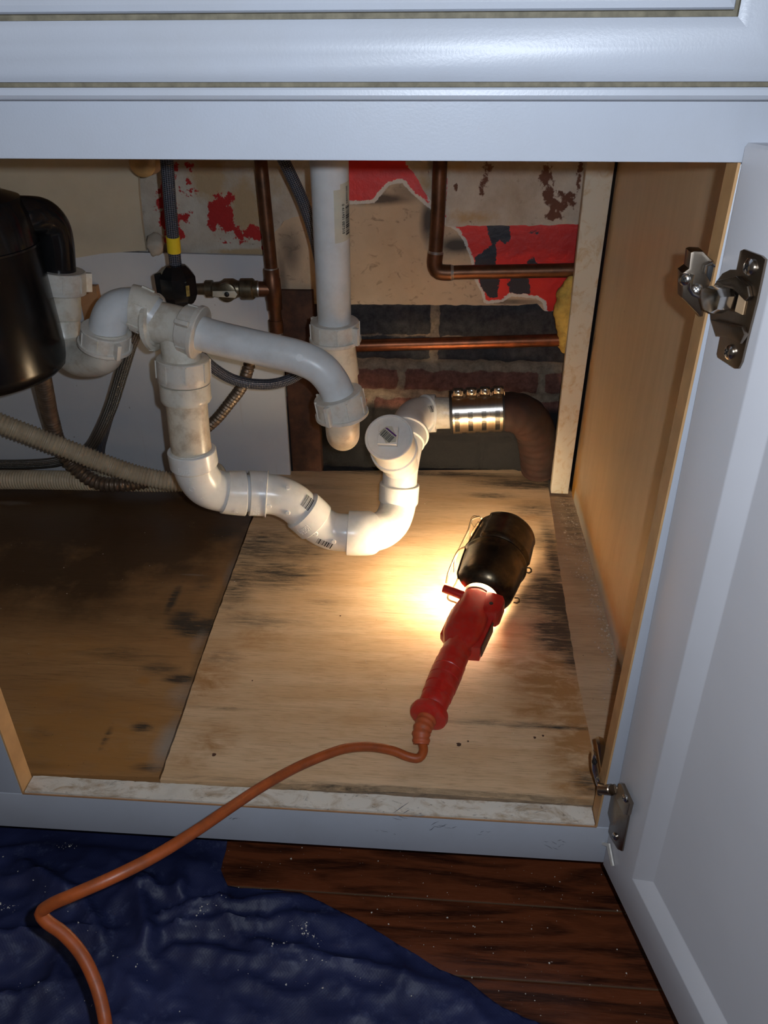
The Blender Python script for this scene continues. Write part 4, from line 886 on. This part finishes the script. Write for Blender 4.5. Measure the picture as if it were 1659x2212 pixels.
bm = B(); cyl(bm, TE-dv*.030, TE, [(0, .0085), (.0005, .0096), (.002, .0096)], 24); e_ = (vb-TE).normalized(); cyl(bm, vb-e_*.002, vb, [(0, .0108), (.003, .0108)], 24); link('solder_joint', bm, M['solder'], t)
s2 = P(596, 700, y=yR); bm = B(); cyl(bm, s2-dv*.006, s2+dv*.012, [(0, .0085), (0, .0102), (.018, .0102), (.018, .0085)], 24); link('pipe_ferrule', bm, M['copper_old'], t)
VA = thing('shutoff_valve', 'tarnished brass shut-off valve with flat lever beside the copper riser', 'valve', P(500, 625, y=yR-.004))
va, vz = P(558, 624, y=yR-.004), P(430, 624, y=yR-.006); vd = (vz-va).normalized(); VLn = (vz-va).length
q = lambda px: (P(px, 624, y=yR-.005)-va).dot(vd)
bm = B(); cyl(bm, va, vz, [(-.001, .009), (0, .0112), (q(549), .0112), (q(549), .013), (q(546), .0145), (q(522), .0145), (q(519), .011), (q(514), .0115), (q(505), .0142), (q(486), .0142), (q(480), .0115), (q(474), .010), (q(462), .0095), (q(460), .012), (q(446), .012), (q(444), .008), (q(424), .0075)], 6+18, 0); link('valve_body', bm, M['brass_old'], VA)
vc = P(495, 626, y=yR-.005); bm = B(); cyl(bm, vc, vc+Vector((0, -.02, 0)), [(.008, .013), (.0155, .013), (.0165, .011)], 32); link('valve_bonnet', bm, M['brass_old'], VA)
bm = B(); ll = [P(a, b, y=yR-.024) for a, b in ((459, 629), (507, 629), (513, 636), (508, 644), (459, 641))]; prism(bm, ll, (0, .003, 0), .0006); lv = link('lever', bm, plain('lever_metal', (.62, .58, .48), .4, .25, dirt=(.3, .25, .18)), VA)
screw('screw', P(490, 636, y=yR-.0245), (0, -1, 0), .0035, M['dark'], VA)
t, l = copper('copper_pipe', [EXT(P(951, 345, y=.657), P(946, 470, y=.657), .75), P(951, 345, y=.657), P(946, 470, y=.657), P(941, 545, y=.657), P(939, 572, y=.657), P(946, 586, y=.657), P(962, 589, y=.657), P(1000, 588, y=.657), P(1120, 586, y=.657), P(1255, 583, y=.657)], .0098, 'brown copper pipe dropping from above and turning right across the red wall')
bm = B(); a = l.near(P(941, 545, y=.657)); b = l.near(P(975, 589, y=.657)); sweep(bm, l, [(a, .009), (a, .0112), (b, .0112), (b, .009)], 28); link('elbow_fitting', bm, M['copper_old'], t)
bm = B(); sweep(bm, l, [(a-.0035, .0088), (a-.0005, .0108), (a+.0012, .0116), (a+.0013, .009)], 28); sweep(bm, l, [(b-.0002, .009), (b-.0001, .0113), (b+.004, .0100), (b+.0045, .009)], 28); link('solder_joint', bm, M['solder'], t)
n_ = N('copper_bright'); g = n_.noise(40, 5, .6); M['copper_bright'] = n_.out(n_.mix(n_.mr(g, .35, .7), (.30, .10, .045), (.10, .045, .025)), .4, .8)
t, l = copper('copper_pipe', [P(700, 751, y=.645), P(765, 747, y=.645), P(950, 742, y=.65), P(1090, 738, y=.652), P(1225, 734, y=.655)], .0092, 'bright copper pipe running level across the dark brick')
t.children[0].data.materials[0] = M['copper_bright']

# ------------------------------------------------------------------ hoses and cables
def hose(name, pts, r, m, label, cat, n=20, rf=None, group=None, step=.004):
    l = Line(pts, .003); bm = B(); sweep(bm, l, (rf if rf else [(0, r), (l.L, r)]), n, step); o = link(name, bm, m); tag(o, label, cat, group); return o, l
sh = thing('spray_hose', 'grey braided faucet spray hose looping down through the black weight with yellow tape band', 'hose', P(375, 480, y=.43))
l = Line([EXT(P(360, 345, y=.43), P(368, 450, y=.44), .72), P(360, 345, y=.43), P(368, 450, y=.44), P(378, 560, y=.45), P(385, 620, y=.45), P(396, 680, y=.46), P(420, 745, y=.475), P(450, 785, y=.49), P(500, 818, y=.50), P(555, 830, y=.505), P(610, 825, y=.51), P(655, 800, y=.515), P(690, 740, y=.52), P(704, 640, y=.52), P(690, 560, y=.52), P(676, 500, y=.52), P(652, 430, y=.515), P(612, 345, y=.505), P(588, 295, y=.498), P(570, 250, y=.49)+Vector((-.02, 0, .12))], .003)
bm = B(); sweep(bm, l, [(0, .0072), (l.L, .0072)], 24, .004); link('braided_hose', bm, M['braid_grey'], sh)
a = l.near(P(376, 514, y=.446)); b = l.near(P(378, 543, y=.449)); bm = B(); sweep(bm, l, [(a, .0072), (a, .0080), (b, .0080), (b, .0072)], 24); link('yellow_band', bm, M['yellow_tape'], sh)
HW = thing('hose_weight', 'black clamp-on hose weight with gold sticker on the spray hose', 'hose weight', P(385, 650, y=.45))
def wpt(px, py, y=.45): return P(px, py, y=y)
wc = P(386, 612, y=.45); wd = (P(379, 572, y=.45)-P(391, 655, y=.45)).normalized()
WLn = (P(379, 572, y=.45)-P(391, 658, y=.45)).length; w0 = P(391, 658, y=.45)
bm = B(); cyl(bm, w0, w0+wd, [(0, .012), (.002, .016), (WLn*.14, .0195), (WLn*.30, .0225), (WLn*.72, .0225), (WLn*.90, .0165), (WLn*.98, .0125), (WLn, .008)], 8)
link('weight_half', bm, M['black_gloss'], HW, ang=20)
bm = B(); e = P(348, 618, y=.448); box(bm, e+Vector((-.004, -.008, -.017)), e+Vector((.004, .008, .016)), .0015); link('clamp_lug', bm, M['black_gloss'], HW)
bm = B(); p1 = [P(a, b, y=.4265) for a, b in ((401, 618), (408, 617), (410, 640), (403, 641))]; prism(bm, p1, (0, .0015, 0)); link('gold_sticker', bm, M['gold_label'], HW)
hose('supply_hose', [P(318, 640, y=.50), P(300, 700, y=.50), P(282, 745, y=.50), P(262, 810, y=.50), P(240, 880, y=.51), P(215, 935, y=.53), P(195, 965, y=.56), P(160, 985, y=.60), P(120, 998, y=.615), P(60, 1003, y=.62), P(-60, 1003, y=.62)], .0085, M['braid_steel'], 'steel braided supply hose running from behind the tee down to the left floor edge', 'hose')
hose('supply_hose', [P(305, 650, y=.53), P(292, 720, y=.53), P(268, 800, y=.53), P(246, 870, y=.54), P(228, 930, y=.55), P(218, 975, y=.57), P(222, 1000, y=.59)], .0060, M['braid_grey'], 'thin dark braided tube running close behind the steel braided hose', 'hose')
def corr(r, pitch, amp, sm=0): return lambda s: r+amp*math.sin(2*math.pi*s/pitch)
hose('drain_hose', [P(-160, 850, y=.46), P(0, 914, y=.47), P(70, 941, y=.48), P(150, 972, y=.49), P(230, 1003, y=.50), P(300, 1026, y=.51), P(370, 1040, y=.515), P(430, 1038, y=.53), P(480, 1018, y=.56)], .0138, M['beige_hose'], 'beige corrugated drain hose sloping from the left edge to behind the white elbow', 'hose', 28, corr(.0135, .0052, .0012), step=.0009)
hose('drain_hose', [P(-200, 1040, y=.56), P(0, 1036, y=.57), P(120, 1037, y=.575), P(260, 1040, y=.575), P(360, 1042, y=.58), P(470, 1038, y=.60)], .0135, M['beige_hose'], 'beige corrugated hose lying along the back of the cabinet floor', 'hose', 28, corr(.0150, .0045, .0008), step=.0009)
hose('armoured_cable', [P(88, 800, y=.42), P(98, 850, y=.46), P(110, 905, y=.51), P(130, 965, y=.535), P(165, 1012, y=.535), P(210, 1042, y=.53), P(260, 1047, y=.53), P(318, 1040, y=.54)], .0115, M['steel_dark'], 'rusty armoured cable hanging below the garbage disposal', 'cable', 20, corr(.0105, .0075, .0012), step=.0012)
hose('armoured_cable', [P(548, 760, y=.56), P(538, 790, y=.56), P(522, 835, y=.575), P(495, 872, y=.59), P(468, 905, y=.60), P(440, 930, y=.61)], .0080, M['steel_dark'], 'short armoured cable visible between the braided loop and cream pipe', 'cable', 20, corr(.0075, .0068, .0014), step=.0012)
# brass nut peeking under the top rail
bm = B(); c = P(316, 348, y=.56); cyl(bm, c+Vector((0, .015, 0)), c+Vector((0, -.03, 0)), [(0, .012), (.002, .017), (.03, .017), (.034, .012), (.035, .004)], 28); o = link('brass_stub', bm, M['brass_warm']); tag(o, 'round tan brass stub just under the top rail beside the hose', 'pipe fitting')
bm = B(); l = Line([P(-60, 352, y=.60), P(200, 350, y=.60), P(316, 350, y=.60), P(480, 340, y=.60)], .01); bm.free()
# foam
def lump(name, path, rf, m, amp, sc, seed, label, cat):
    l = Line(path, .003); bm = B(); sweep(bm, l, rf, 28, .003)
    bm.normal_update()
    for v in bm.verts: v.co += v.normal*(noise.noise(v.co*sc+Vector((seed, 0, 0)))*amp+noise.noise(v.co*sc*2.6)*amp*.4)
    o = link(name, bm, m, ang=80); return tag(o, label, cat)
lump('foam_sealant', [P(1236, 596, y=.655), P(1226, 640, y=.655), P(1221, 690, y=.655), P(1224, 735, y=.655), P(1230, 768, y=.655)], lambda s: .004+.011*math.sin(math.pi*min(1, max(0, s/.112)))**.5, M['foam'], .006, 60, 2, 'yellow expanding foam blob between brick wall and corner strip', 'foam')
lump('plaster_clump', [P(318, 530, y=.662), P(335, 530, y=.662), P(352, 536, y=.662)], lambda s: .004+.011*math.sin(math.pi*min(1, max(0, s/.024)))**.5, plain('plaster', (.50, .44, .36), .8, bump=.5, bsc=100), .005, 70, 5, 'small pale plaster clump at the corner of the cream back panel', 'plaster')

# ------------------------------------------------------------------ work light
WL = thing('work_light', 'red handled work light lying lit on the plywood with orange cord and metal hood', 'work light', P(1000, 1400, z=0))
hz = [P(925, 1550, z=.020), P(1034, 1290, z=.044)]
h0, h1 = hz; h0 = h0+Vector((0, 0, .0015)); hx = (h1-h0).normalized(); HLn = (h1-h0).length
tipp = P(1100, 1134, z=.058)
HA = Line([h0, h0.lerp(h1, .33), h0.lerp(h1, .66), h1], smooth=False)
# axis frame: a along, s side (right), t up
side = hx.cross(Vector((0, 0, 1))).normalized(); upv = side.cross(hx).normalized()
def HPt(a, s, u): return h0+hx*a+side*s+upv*u
bm = B(); K = HLn
rib = []
g0, g1 = .014, K*.55
prof = [(-.004, .006), (-.003, .016), (-.001, .0195), (.003, .0205), (.007, .0195), (.010, .0155), (.012, .0138)]
nr = 7
for k in range(nr):
    a = .014+(g1-.016)*k/nr; b = .014+(g1-.016)*(k+1)/nr; r0 = .0150+.0022*math.sin(math.pi*(k+.3)/nr); prof += [(a+.0006, r0), (b-.0012, r0+.0003), (b-.0008, r0-.0008), (b-.0002, r0-.0008)]
prof += [(g1, .0150), (g1+.02, .0165), (K-.03, .0175), (K-.004, .0172), (K, .0165)]
sweep(bm, Line([h0, h1], smooth=False), prof, 40, .01); link('handle', bm, M['red_plastic'], WL)
# switch body: flattened block around the handle
bm = B(); secs = [(g1-.006, .0150, .0130), (g1+.010, .0215, .0170), (g1+.030, .0235, .0185), (g1+.046, .0225, .0185), (K-.020, .0185, .0180), (K-.006, .0170, .0170)]
rg = []
for a, ws, wu in secs:
    r = []
    for j in range(24):
        th = 2*math.pi*j/24; c, s_ = math.cos(th), math.sin(th); e = .62
        r.append(bm.verts.new(HPt(a, ws*abs(c)**e*(1 if c > 0 else -1), wu*abs(s_)**e*(1 if s_ > 0 else -1))))
    rg.append(r)
for i in range(len(rg)-1):
    for j in range(24): bm.faces.new((rg[i][j], rg[i][(j+1) % 24], rg[i+1][(j+1) % 24], rg[i+1][j]))
bm.faces.new(rg[0][::-1]); bm.faces.new(rg[-1]); link('switch_body', bm, M['red_plastic'], WL)
a_, b_ = HPt(g1+.012, .014, .004), HPt(K-.03, .026, -.004)
bm = B(); prism(bm, [HPt(g1-.004, .010, .006), HPt(g1+.000, .0255, .006), HPt(g1+.050, .0275, .006), HPt(K-.034, .022, .006), HPt(K-.034, .006, .006)], upv*-.022, .0015); link('outlet_block', bm, M['red_plastic'], WL)
bm = B(); prism(bm, [HPt(g1+.004, .0262, .004), HPt(g1+.045, .0282, .004), HPt(g1+.045, .0282, -.012), HPt(g1+.004, .0262, -.012)], side*.0008); link('outlet_plate', bm, M['plate_grey'], WL)
bm = B(); prism(bm, [HPt(K-.036, .010, .0165), HPt(K-.038, .022, .0165), HPt(K-.036, .031, .0165), HPt(K-.030, .0345, .0165), HPt(K-.010, .0345, .0165), HPt(K-.004, .031, .0165), HPt(K-.002, .020, .0165), HPt(K-.002, .010, .0165)], upv*-.024, .004); link('side_lug', bm, M['red_plastic'], WL)
bm = B(); c = HPt(K-.022, .021, .0162); cyl(bm, c, c+upv, [(0, .0024), (.0006, .0024)], 14); link('screw_hole', bm, M['dark'], WL)
bm = B(); l = Line([HPt(K-.012, -.006, .006), HPt(K-.010, -.024, .008), HPt(K-.008, -.042, .009)], .002); sweep(bm, l, lambda s: .0058-.06*max(0, s-.015)**1.0*.5, 14, .002); link('hook_peg', bm, M['red_plastic'], WL)
bm = B(); prism(bm, [HPt(g1+.0, -.014, .004), HPt(g1+.01, -.0245, .004), HPt(K-.034, -.0245, .004), HPt(K-.022, -.018, .004)], upv*-.012, .002); link('side_rib', bm, M['red_plastic'], WL)
bm = B(); c = HPt(K-.002, 0, 0); cyl(bm, c, c+hx, [(0, .0150), (.0005, .0182), (.006, .0188), (.008, .0182), (.010, .0190), (.012, .0184), (.014, .0194), (.019, .0200), (.020, .0185)], 36); link('socket_ring', bm, M['socket_metal'], WL)
# hood: partial shell around the bulb axis, open to the lower left
ho = HPt(K+.001, .002, 0); tipd = (tipp-ho); HL = tipd.length; tx = tipd.normalized()
ts = tx.cross(Vector((0, 0, 1))).normalized(); tu = ts.cross(tx).normalized()
def hr(t):
    if t < .12: return .022+(.0375-.022)*math.sin(math.pi/2*t/.12)**.7
    if t < .45: return .0375+.0030*math.sin(math.pi*(t-.12)/.33/2)
    if t < .78: return .0405-.0030*(t-.45)/.33
    u = (t-.78)/.22; return .0375*math.sqrt(max(0, 1-u*u))+.0005
CEN = math.radians(44); HALF = math.radians(110)    # 0 = right, 90 = up
def hood_pt(t, a, dr=0.0):
    r = hr(t)+dr
    # raised pressed panel on the upper half
    k = min(1, max(0, (t-.47)/.02))*min(1, max(0, (.86-t)/.05)); w = abs(a-math.radians(60)); k2 = min(1, max(0, (math.radians(62)-w)/.06)); r += .0040*k*k2
    if t < .47: r += .0024*math.exp(-((t-.43)/.022)**2)
    rr = r*(.93 if False else 1)
    return ho+tx*(t*HL)+(ts*math.cos(a)+tu*math.sin(a))*rr
bm = B(); nt, na = 60, 64; gi = {}
for i in range(nt+1):
    t = i/nt
    # the open side grows from the neck: full ring near the tip end is closed more on the left top
    hf = HALF*(1-.16*max(0, (t-.5)/.5)**2)
    for j in range(na+1):
        a = CEN-hf+2*hf*j/na; gi[i, j] = bm.verts.new(hood_pt(t, a))
for i in range(nt):
    for j in range(na):
        if 40 < j < 56 and False: continue
        bm.faces.new((gi[i, j], gi[i, j+1], gi[i+1, j+1], gi[i+1, j]))
bmesh.ops.recalc_face_normals(bm, faces=bm.faces)
r = bmesh.ops.solidify(bm, geom=bm.faces[:], thickness=.0010)
bm.normal_update()
for f in bm.faces:
    q_ = f.calc_center_median()-ho; q_ = q_-tx*q_.dot(tx)
    if f.normal.dot(q_) < -.002 * 1: f.material_index = 1
plain('hood_inside', (.62, .60, .56), .35, .8, var=.1)
HD = link('hood', bm, [M['hood_metal'], M['hood_inside']], WL, ang=50)
for aa in (CEN-HALF, CEN+HALF):
    pts = []
    for i in range(3, 59, 3):
        t = i/60; hf = HALF*(1-.16*max(0, (t-.5)/.5)**2); pts.append(hood_pt(t, CEN+(hf if aa > CEN else -hf), .0002))
    bm = B(); l = Line(pts, .003); sweep(bm, l, [(0, .0014), (l.L, .0014)], 10); link('rolled_edge', bm, M['hood_metal'], HD)
# bulb
bc = ho+tx*(HL*.40)
n = N('bulb_glow'); n.b.inputs['Emission Color'].default_value = (1, .78, .50, 1); n.b.inputs['Emission Strength'].default_value = BULB_S; M['bulb_glow'] = n.out((1, .95, .9), .3)
bm = B(); cyl(bm, ho-tx*.002, ho+tx, [(0, .012), (.012, .0125), (.020, .0145), (.032, .022), (.043, .0275), (.054, .030), (.065, .0285), (.074, .023), (.080, .014), (.083, .003)], 32); link('bulb', bm, M['bulb_glow'], WL)
# cage wires on the open side
def wire(pts, r=.0015, nm='cage_wire'):
    l = Line(pts, .002); bm = B(); sweep(bm, l, [(0, r), (l.L, r)], 8); return link(nm, bm, M['cage_wire'], WL)
zc = .045
wire([P(1036, 1116, z=.075), P(1020, 1122, z=.070), P(1012, 1145, z=.060), P(1000, 1170, z=.05), P(988, 1196, z=.04), P(982, 1215, z=.03), P(982, 1236, z=.02)])
wire([P(1016, 1177, z=.062), P(1004, 1182, z=.056), P(990, 1190, z=.045), P(978, 1214, z=.030), P(968, 1240, z=.018), P(964, 1259, z=.006)])
wire([P(1034, 1128, z=.07), P(1020, 1150, z=.045), P(1010, 1185, z=.03), P(1000, 1220, z=.02), P(985, 1260, z=.012), P(967, 1292, z=.012), P(985, 1302, z=.02)])
wire([P(1034, 1183, z=.066), P(1022, 1172, z=.068), P(1012, 1176, z=.066), P(1008, 1186, z=.06)], .0014)
wire([P(1040, 1120, z=.072), P(1024, 1115, z=.066), P(1017, 1128, z=.05), P(1030, 1150, z=.03)], .0012)
for px, py in ((1143, 1232), (1117, 1297)):
    z = .035; p = [P(px-6, py-6, z=z), P(px+3, py-5, z=z), P(px+4, py+4, z=z), P(px-2, py+6, z=z), P(px-7, py+4, z=z)]; wire(p, .0011, 'cage_clip')
# cord: strain relief, then across the sill and up over the tarp
sr = [h0-hx*.002, h0-hx*.016, P(905, 1612, z=.012), P(907, 1628, z=.009)]
bm = B(); l = Line([h0+hx*.002, h0-hx*.020, P(910, 1608, z=.012)], .002); sweep(bm, l, lambda s: .0098-.055*s+(.0009 if (s*1000 % 6) < 3 else 0), 24, .0015); link('strain_relief', bm, M['orange_relief'], WL)
Z0 = lambda px, py, z: P(px, py, z=z)
cp = [P(912, 1604, z=.012), P(915, 1622, z=.010), P(904, 1638, z=.008), P(880, 1634, z=.010), P(850, 1622, z=.016), P(800, 1613, z=.026), P(750, 1616, z=.034), P(700, 1632, z=.040), P(640, 1658, z=.046), P(570, 1697, z=.058), P(500, 1743, z=.075), P(420, 1797, z=.092), P(330, 1852, z=.104), P(240, 1897, z=.108), P(160, 1932, z=.104), P(108, 1955, z=.095), P(88, 1972, z=.088), P(100, 1990, z=.082), P(135, 2015, z=.072), P(175, 2060, z=.058), P(203, 2115, z=.045), P(220, 2170, z=.034), P(230, 2230, z=.022), P(232, 2330, z=-.02)]
bm = B(); l = Line(cp, .003); sweep(bm, l, [(0, .0046), (l.L, .0046)], 20, .003); link('power_cord', bm, M['orange_cord'], WL)

# ------------------------------------------------------------------ tarp and debris
def tarp():
    E = [(474, 1700), (476, 1880), (492, 1912), (520, 1919), (600, 1921), (650, 1931), (720, 1960), (800, 2004), (880, 2050), (950, 2095), (1010, 2118), (1060, 2160), (1130, 2198), (1180, 2216), (1300, 2300)]
    poly = [(-1.3, .08)]+[xy(a, b, FZ+.004) for a, b in E]+[(.05, -.30), (-1.3, -.75)]
    poly[1] = (poly[2][0]-.002, .08)
    bm = slab_from_outline(roughen(poly, .0015, .01, 4), 'z', 0, -.0008, .0042)
    folds = []
    for (a, b), (c, d), w, h in [((110, 1830), (470, 1880), .016, .012), ((60, 1880), (160, 1960), .014, .014), ((230, 1850), (330, 1920), .012, .014), ((300, 1890), (330, 2040), .012, .012), ((390, 1830), (400, 1930), .012, .014), ((350, 1990), (480, 1960), .010, .012), ((480, 1975), (650, 1935), .012, .010), ((380, 2010), (560, 2000), .010, .009), ((560, 2050), (850, 2110), .012, .008), ((380, 2058), (640, 2090), .010, .008),
                                ((0, 2050), (230, 2030), .012, .012), ((150, 2040), (130, 2140), .012, .008), ((600, 1990), (760, 1990), .014, .006), ((300, 2100), (300, 2210), .02, .006), ((700, 2080), (1000, 2150), .012, .006), ((0, 2180), (110, 2150), .012, .010), ((180, 1950), (230, 2040), .010, .012), ((440, 1860), (470, 1900), .012, .010), ((0, 1850), (90, 1830), .012, .012)]:
        folds.append((xy(a, b, FZ), xy(c, d, FZ), w, h))
    pp = poly
    V = np.array([v.co[:] for v in bm.verts]); sd = sdpoly(V[:, 0], V[:, 1], poly)
    for v, e in zip(bm.verts, sd):
        x, y = v.co.x, v.co.y; h = 0
        for (a, b, w, hh) in folds:
            ex, ey = b[0]-a[0], b[1]-a[1]; L2 = ex*ex+ey*ey; t = ((x-a[0])*ex+(y-a[1])*ey)/L2; tc = min(1, max(0, t)); dx, dy = x-a[0]-tc*ex, y-a[1]-tc*ey
            wob = .006*noise.noise(Vector((x*18, y*18, w*500))); d = math.hypot(dx, dy)+wob*.6; s_ = (dx*-ey+dy*ex) > 0; hh = hh*1.25
            ww = w*(.45 if s_ else 1.1); h = max(h, hh*math.exp(-(abs(d)/ww)**1.3)) + .15*hh*math.exp(-(d/ww)**2)
        h += .004*(noise.noise(Vector((x*9, y*14, 2)))+.6)+.006*(1-abs(noise.noise(Vector((x*14+y*6, y*24, 8)))))**6+.003*(1-abs(noise.noise(Vector((x*34-y*12, y*44, 3)))))**5+.0012*abs(noise.noise(Vector((x*95, y*120, 9))))
        left = min(1, max(0, (-.36-x)/.12)); h += .006*left*(1+noise.noise(Vector((x*20, y*20, 5))))
        k = min(1, max(0, e/.02)); roof = 1 if y < .0 else max(.2, 1-y/.06)
        v.co.z += FZ+.0025+h*(.25+.75*k)*roof
    o = link('tarp', bm, M['tarp_blue'], ang=80); tag(o, 'crumpled dark blue tarp spread on the wood floor below the cabinet', 'tarp'); return o
from mathutils.bvhtree import BVHTree
TO = tarp(); lo_ = Vector(TO['_o']); TB = BVHTree.FromPolygons([v.co+lo_ for v in TO.data.vertices], [p.vertices[:] for p in TO.data.polygons])
def tz(x, y):
    h = TB.ray_cast(Vector((x, y, .2)), Vector((0, 0, -1))); return h[0].z+.0001 if h[0] else FZ
def debris(name, n, region, sz, m, label, seed, zf, thr=None):
    rnd = random.Random(seed); bm = B(); k = 0
    while k < n:
        x, y = region(rnd); z = zf(x, y); s = sz[0]*(sz[1]/sz[0])**(rnd.random()**2.2); a = rnd.random()*6.3; m_ = rnd.randint(3, 6)
        pts = [Vector((x+s*math.cos(a+6.283*j/m_)*rnd.uniform(.5, 1), y+s*math.sin(a+6.283*j/m_)*rnd.uniform(.4, 1), z+rnd.uniform(0, .4)*s)) for j in range(m_)]
        prism(bm, pts, (0, 0, max(.0002, s*.3))); k += 1
    o = link(name, bm, m); o['kind'] = 'stuff'; tag(o, label, 'debris')
def rf(rnd):
    while True:
        x, y = rnd.uniform(-.42, .06), rnd.uniform(-.16, .07)
        if y > -.11+(-.10-x)*.42 or x > .0: return x, y
debris('paint_chips', 260, rf, (.00025, .0014), M['chip'], 'tiny pale paint chips scattered over the dark wood floor', 3, lambda x, y: FZ+.0002)
def rt_(rnd):
    L = [((430, 2010), (700, 2045)), ((430, 2075), (720, 2140)), ((120, 1832), (165, 1828)), ((0, 1962), (30, 1968)), ((420, 1985), (490, 1950)), ((600, 1990), (700, 2030)), ((30, 2130), (200, 2180)), ((560, 2040), (900, 2150)), ((0, 1850), (400, 2200)), ((650, 2000), (680, 2035))]
    while True:
        a, b = rnd.choice(L); t = rnd.random(); x, y = xy(a[0]+(b[0]-a[0])*t+rnd.gauss(0, 8), a[1]+(b[1]-a[1])*t+rnd.gauss(0, 5), FZ+.01)
        if tz(x, y) > FZ+.001: return x, y
debris('paint_flecks', 150, rt_, (.0003, .0016), M['chip'], 'small white paint flecks along the creases of the blue tarp', 9, tz)
def rg_(rnd):
    y = rnd.uniform(.10, .62)**1.0; return .064-abs(rnd.gauss(0, .014))*(.6+.9*(y > .4)), y
debris('grit', 620, rg_, (.0006, .0024), plain('grit_stone', (.50, .42, .33), .7, var=.5, sc=400), 'loose grit along the dirty strip beside the right side panel', 5, lambda x, y: -.0072)
debris('sawdust_specks', 120, lambda r: (r.uniform(-.78, -.42) if r.random() < .6 else r.uniform(-.42, 0), r.uniform(.06, .6)), (.0003, .0011), M['chip'], 'fine pale specks scattered over the plywood sheets', 6, lambda x, y: .0002)
for o in bpy.data.objects:
    for k in ('_o', '_w'):
        if k in o: del o[k]
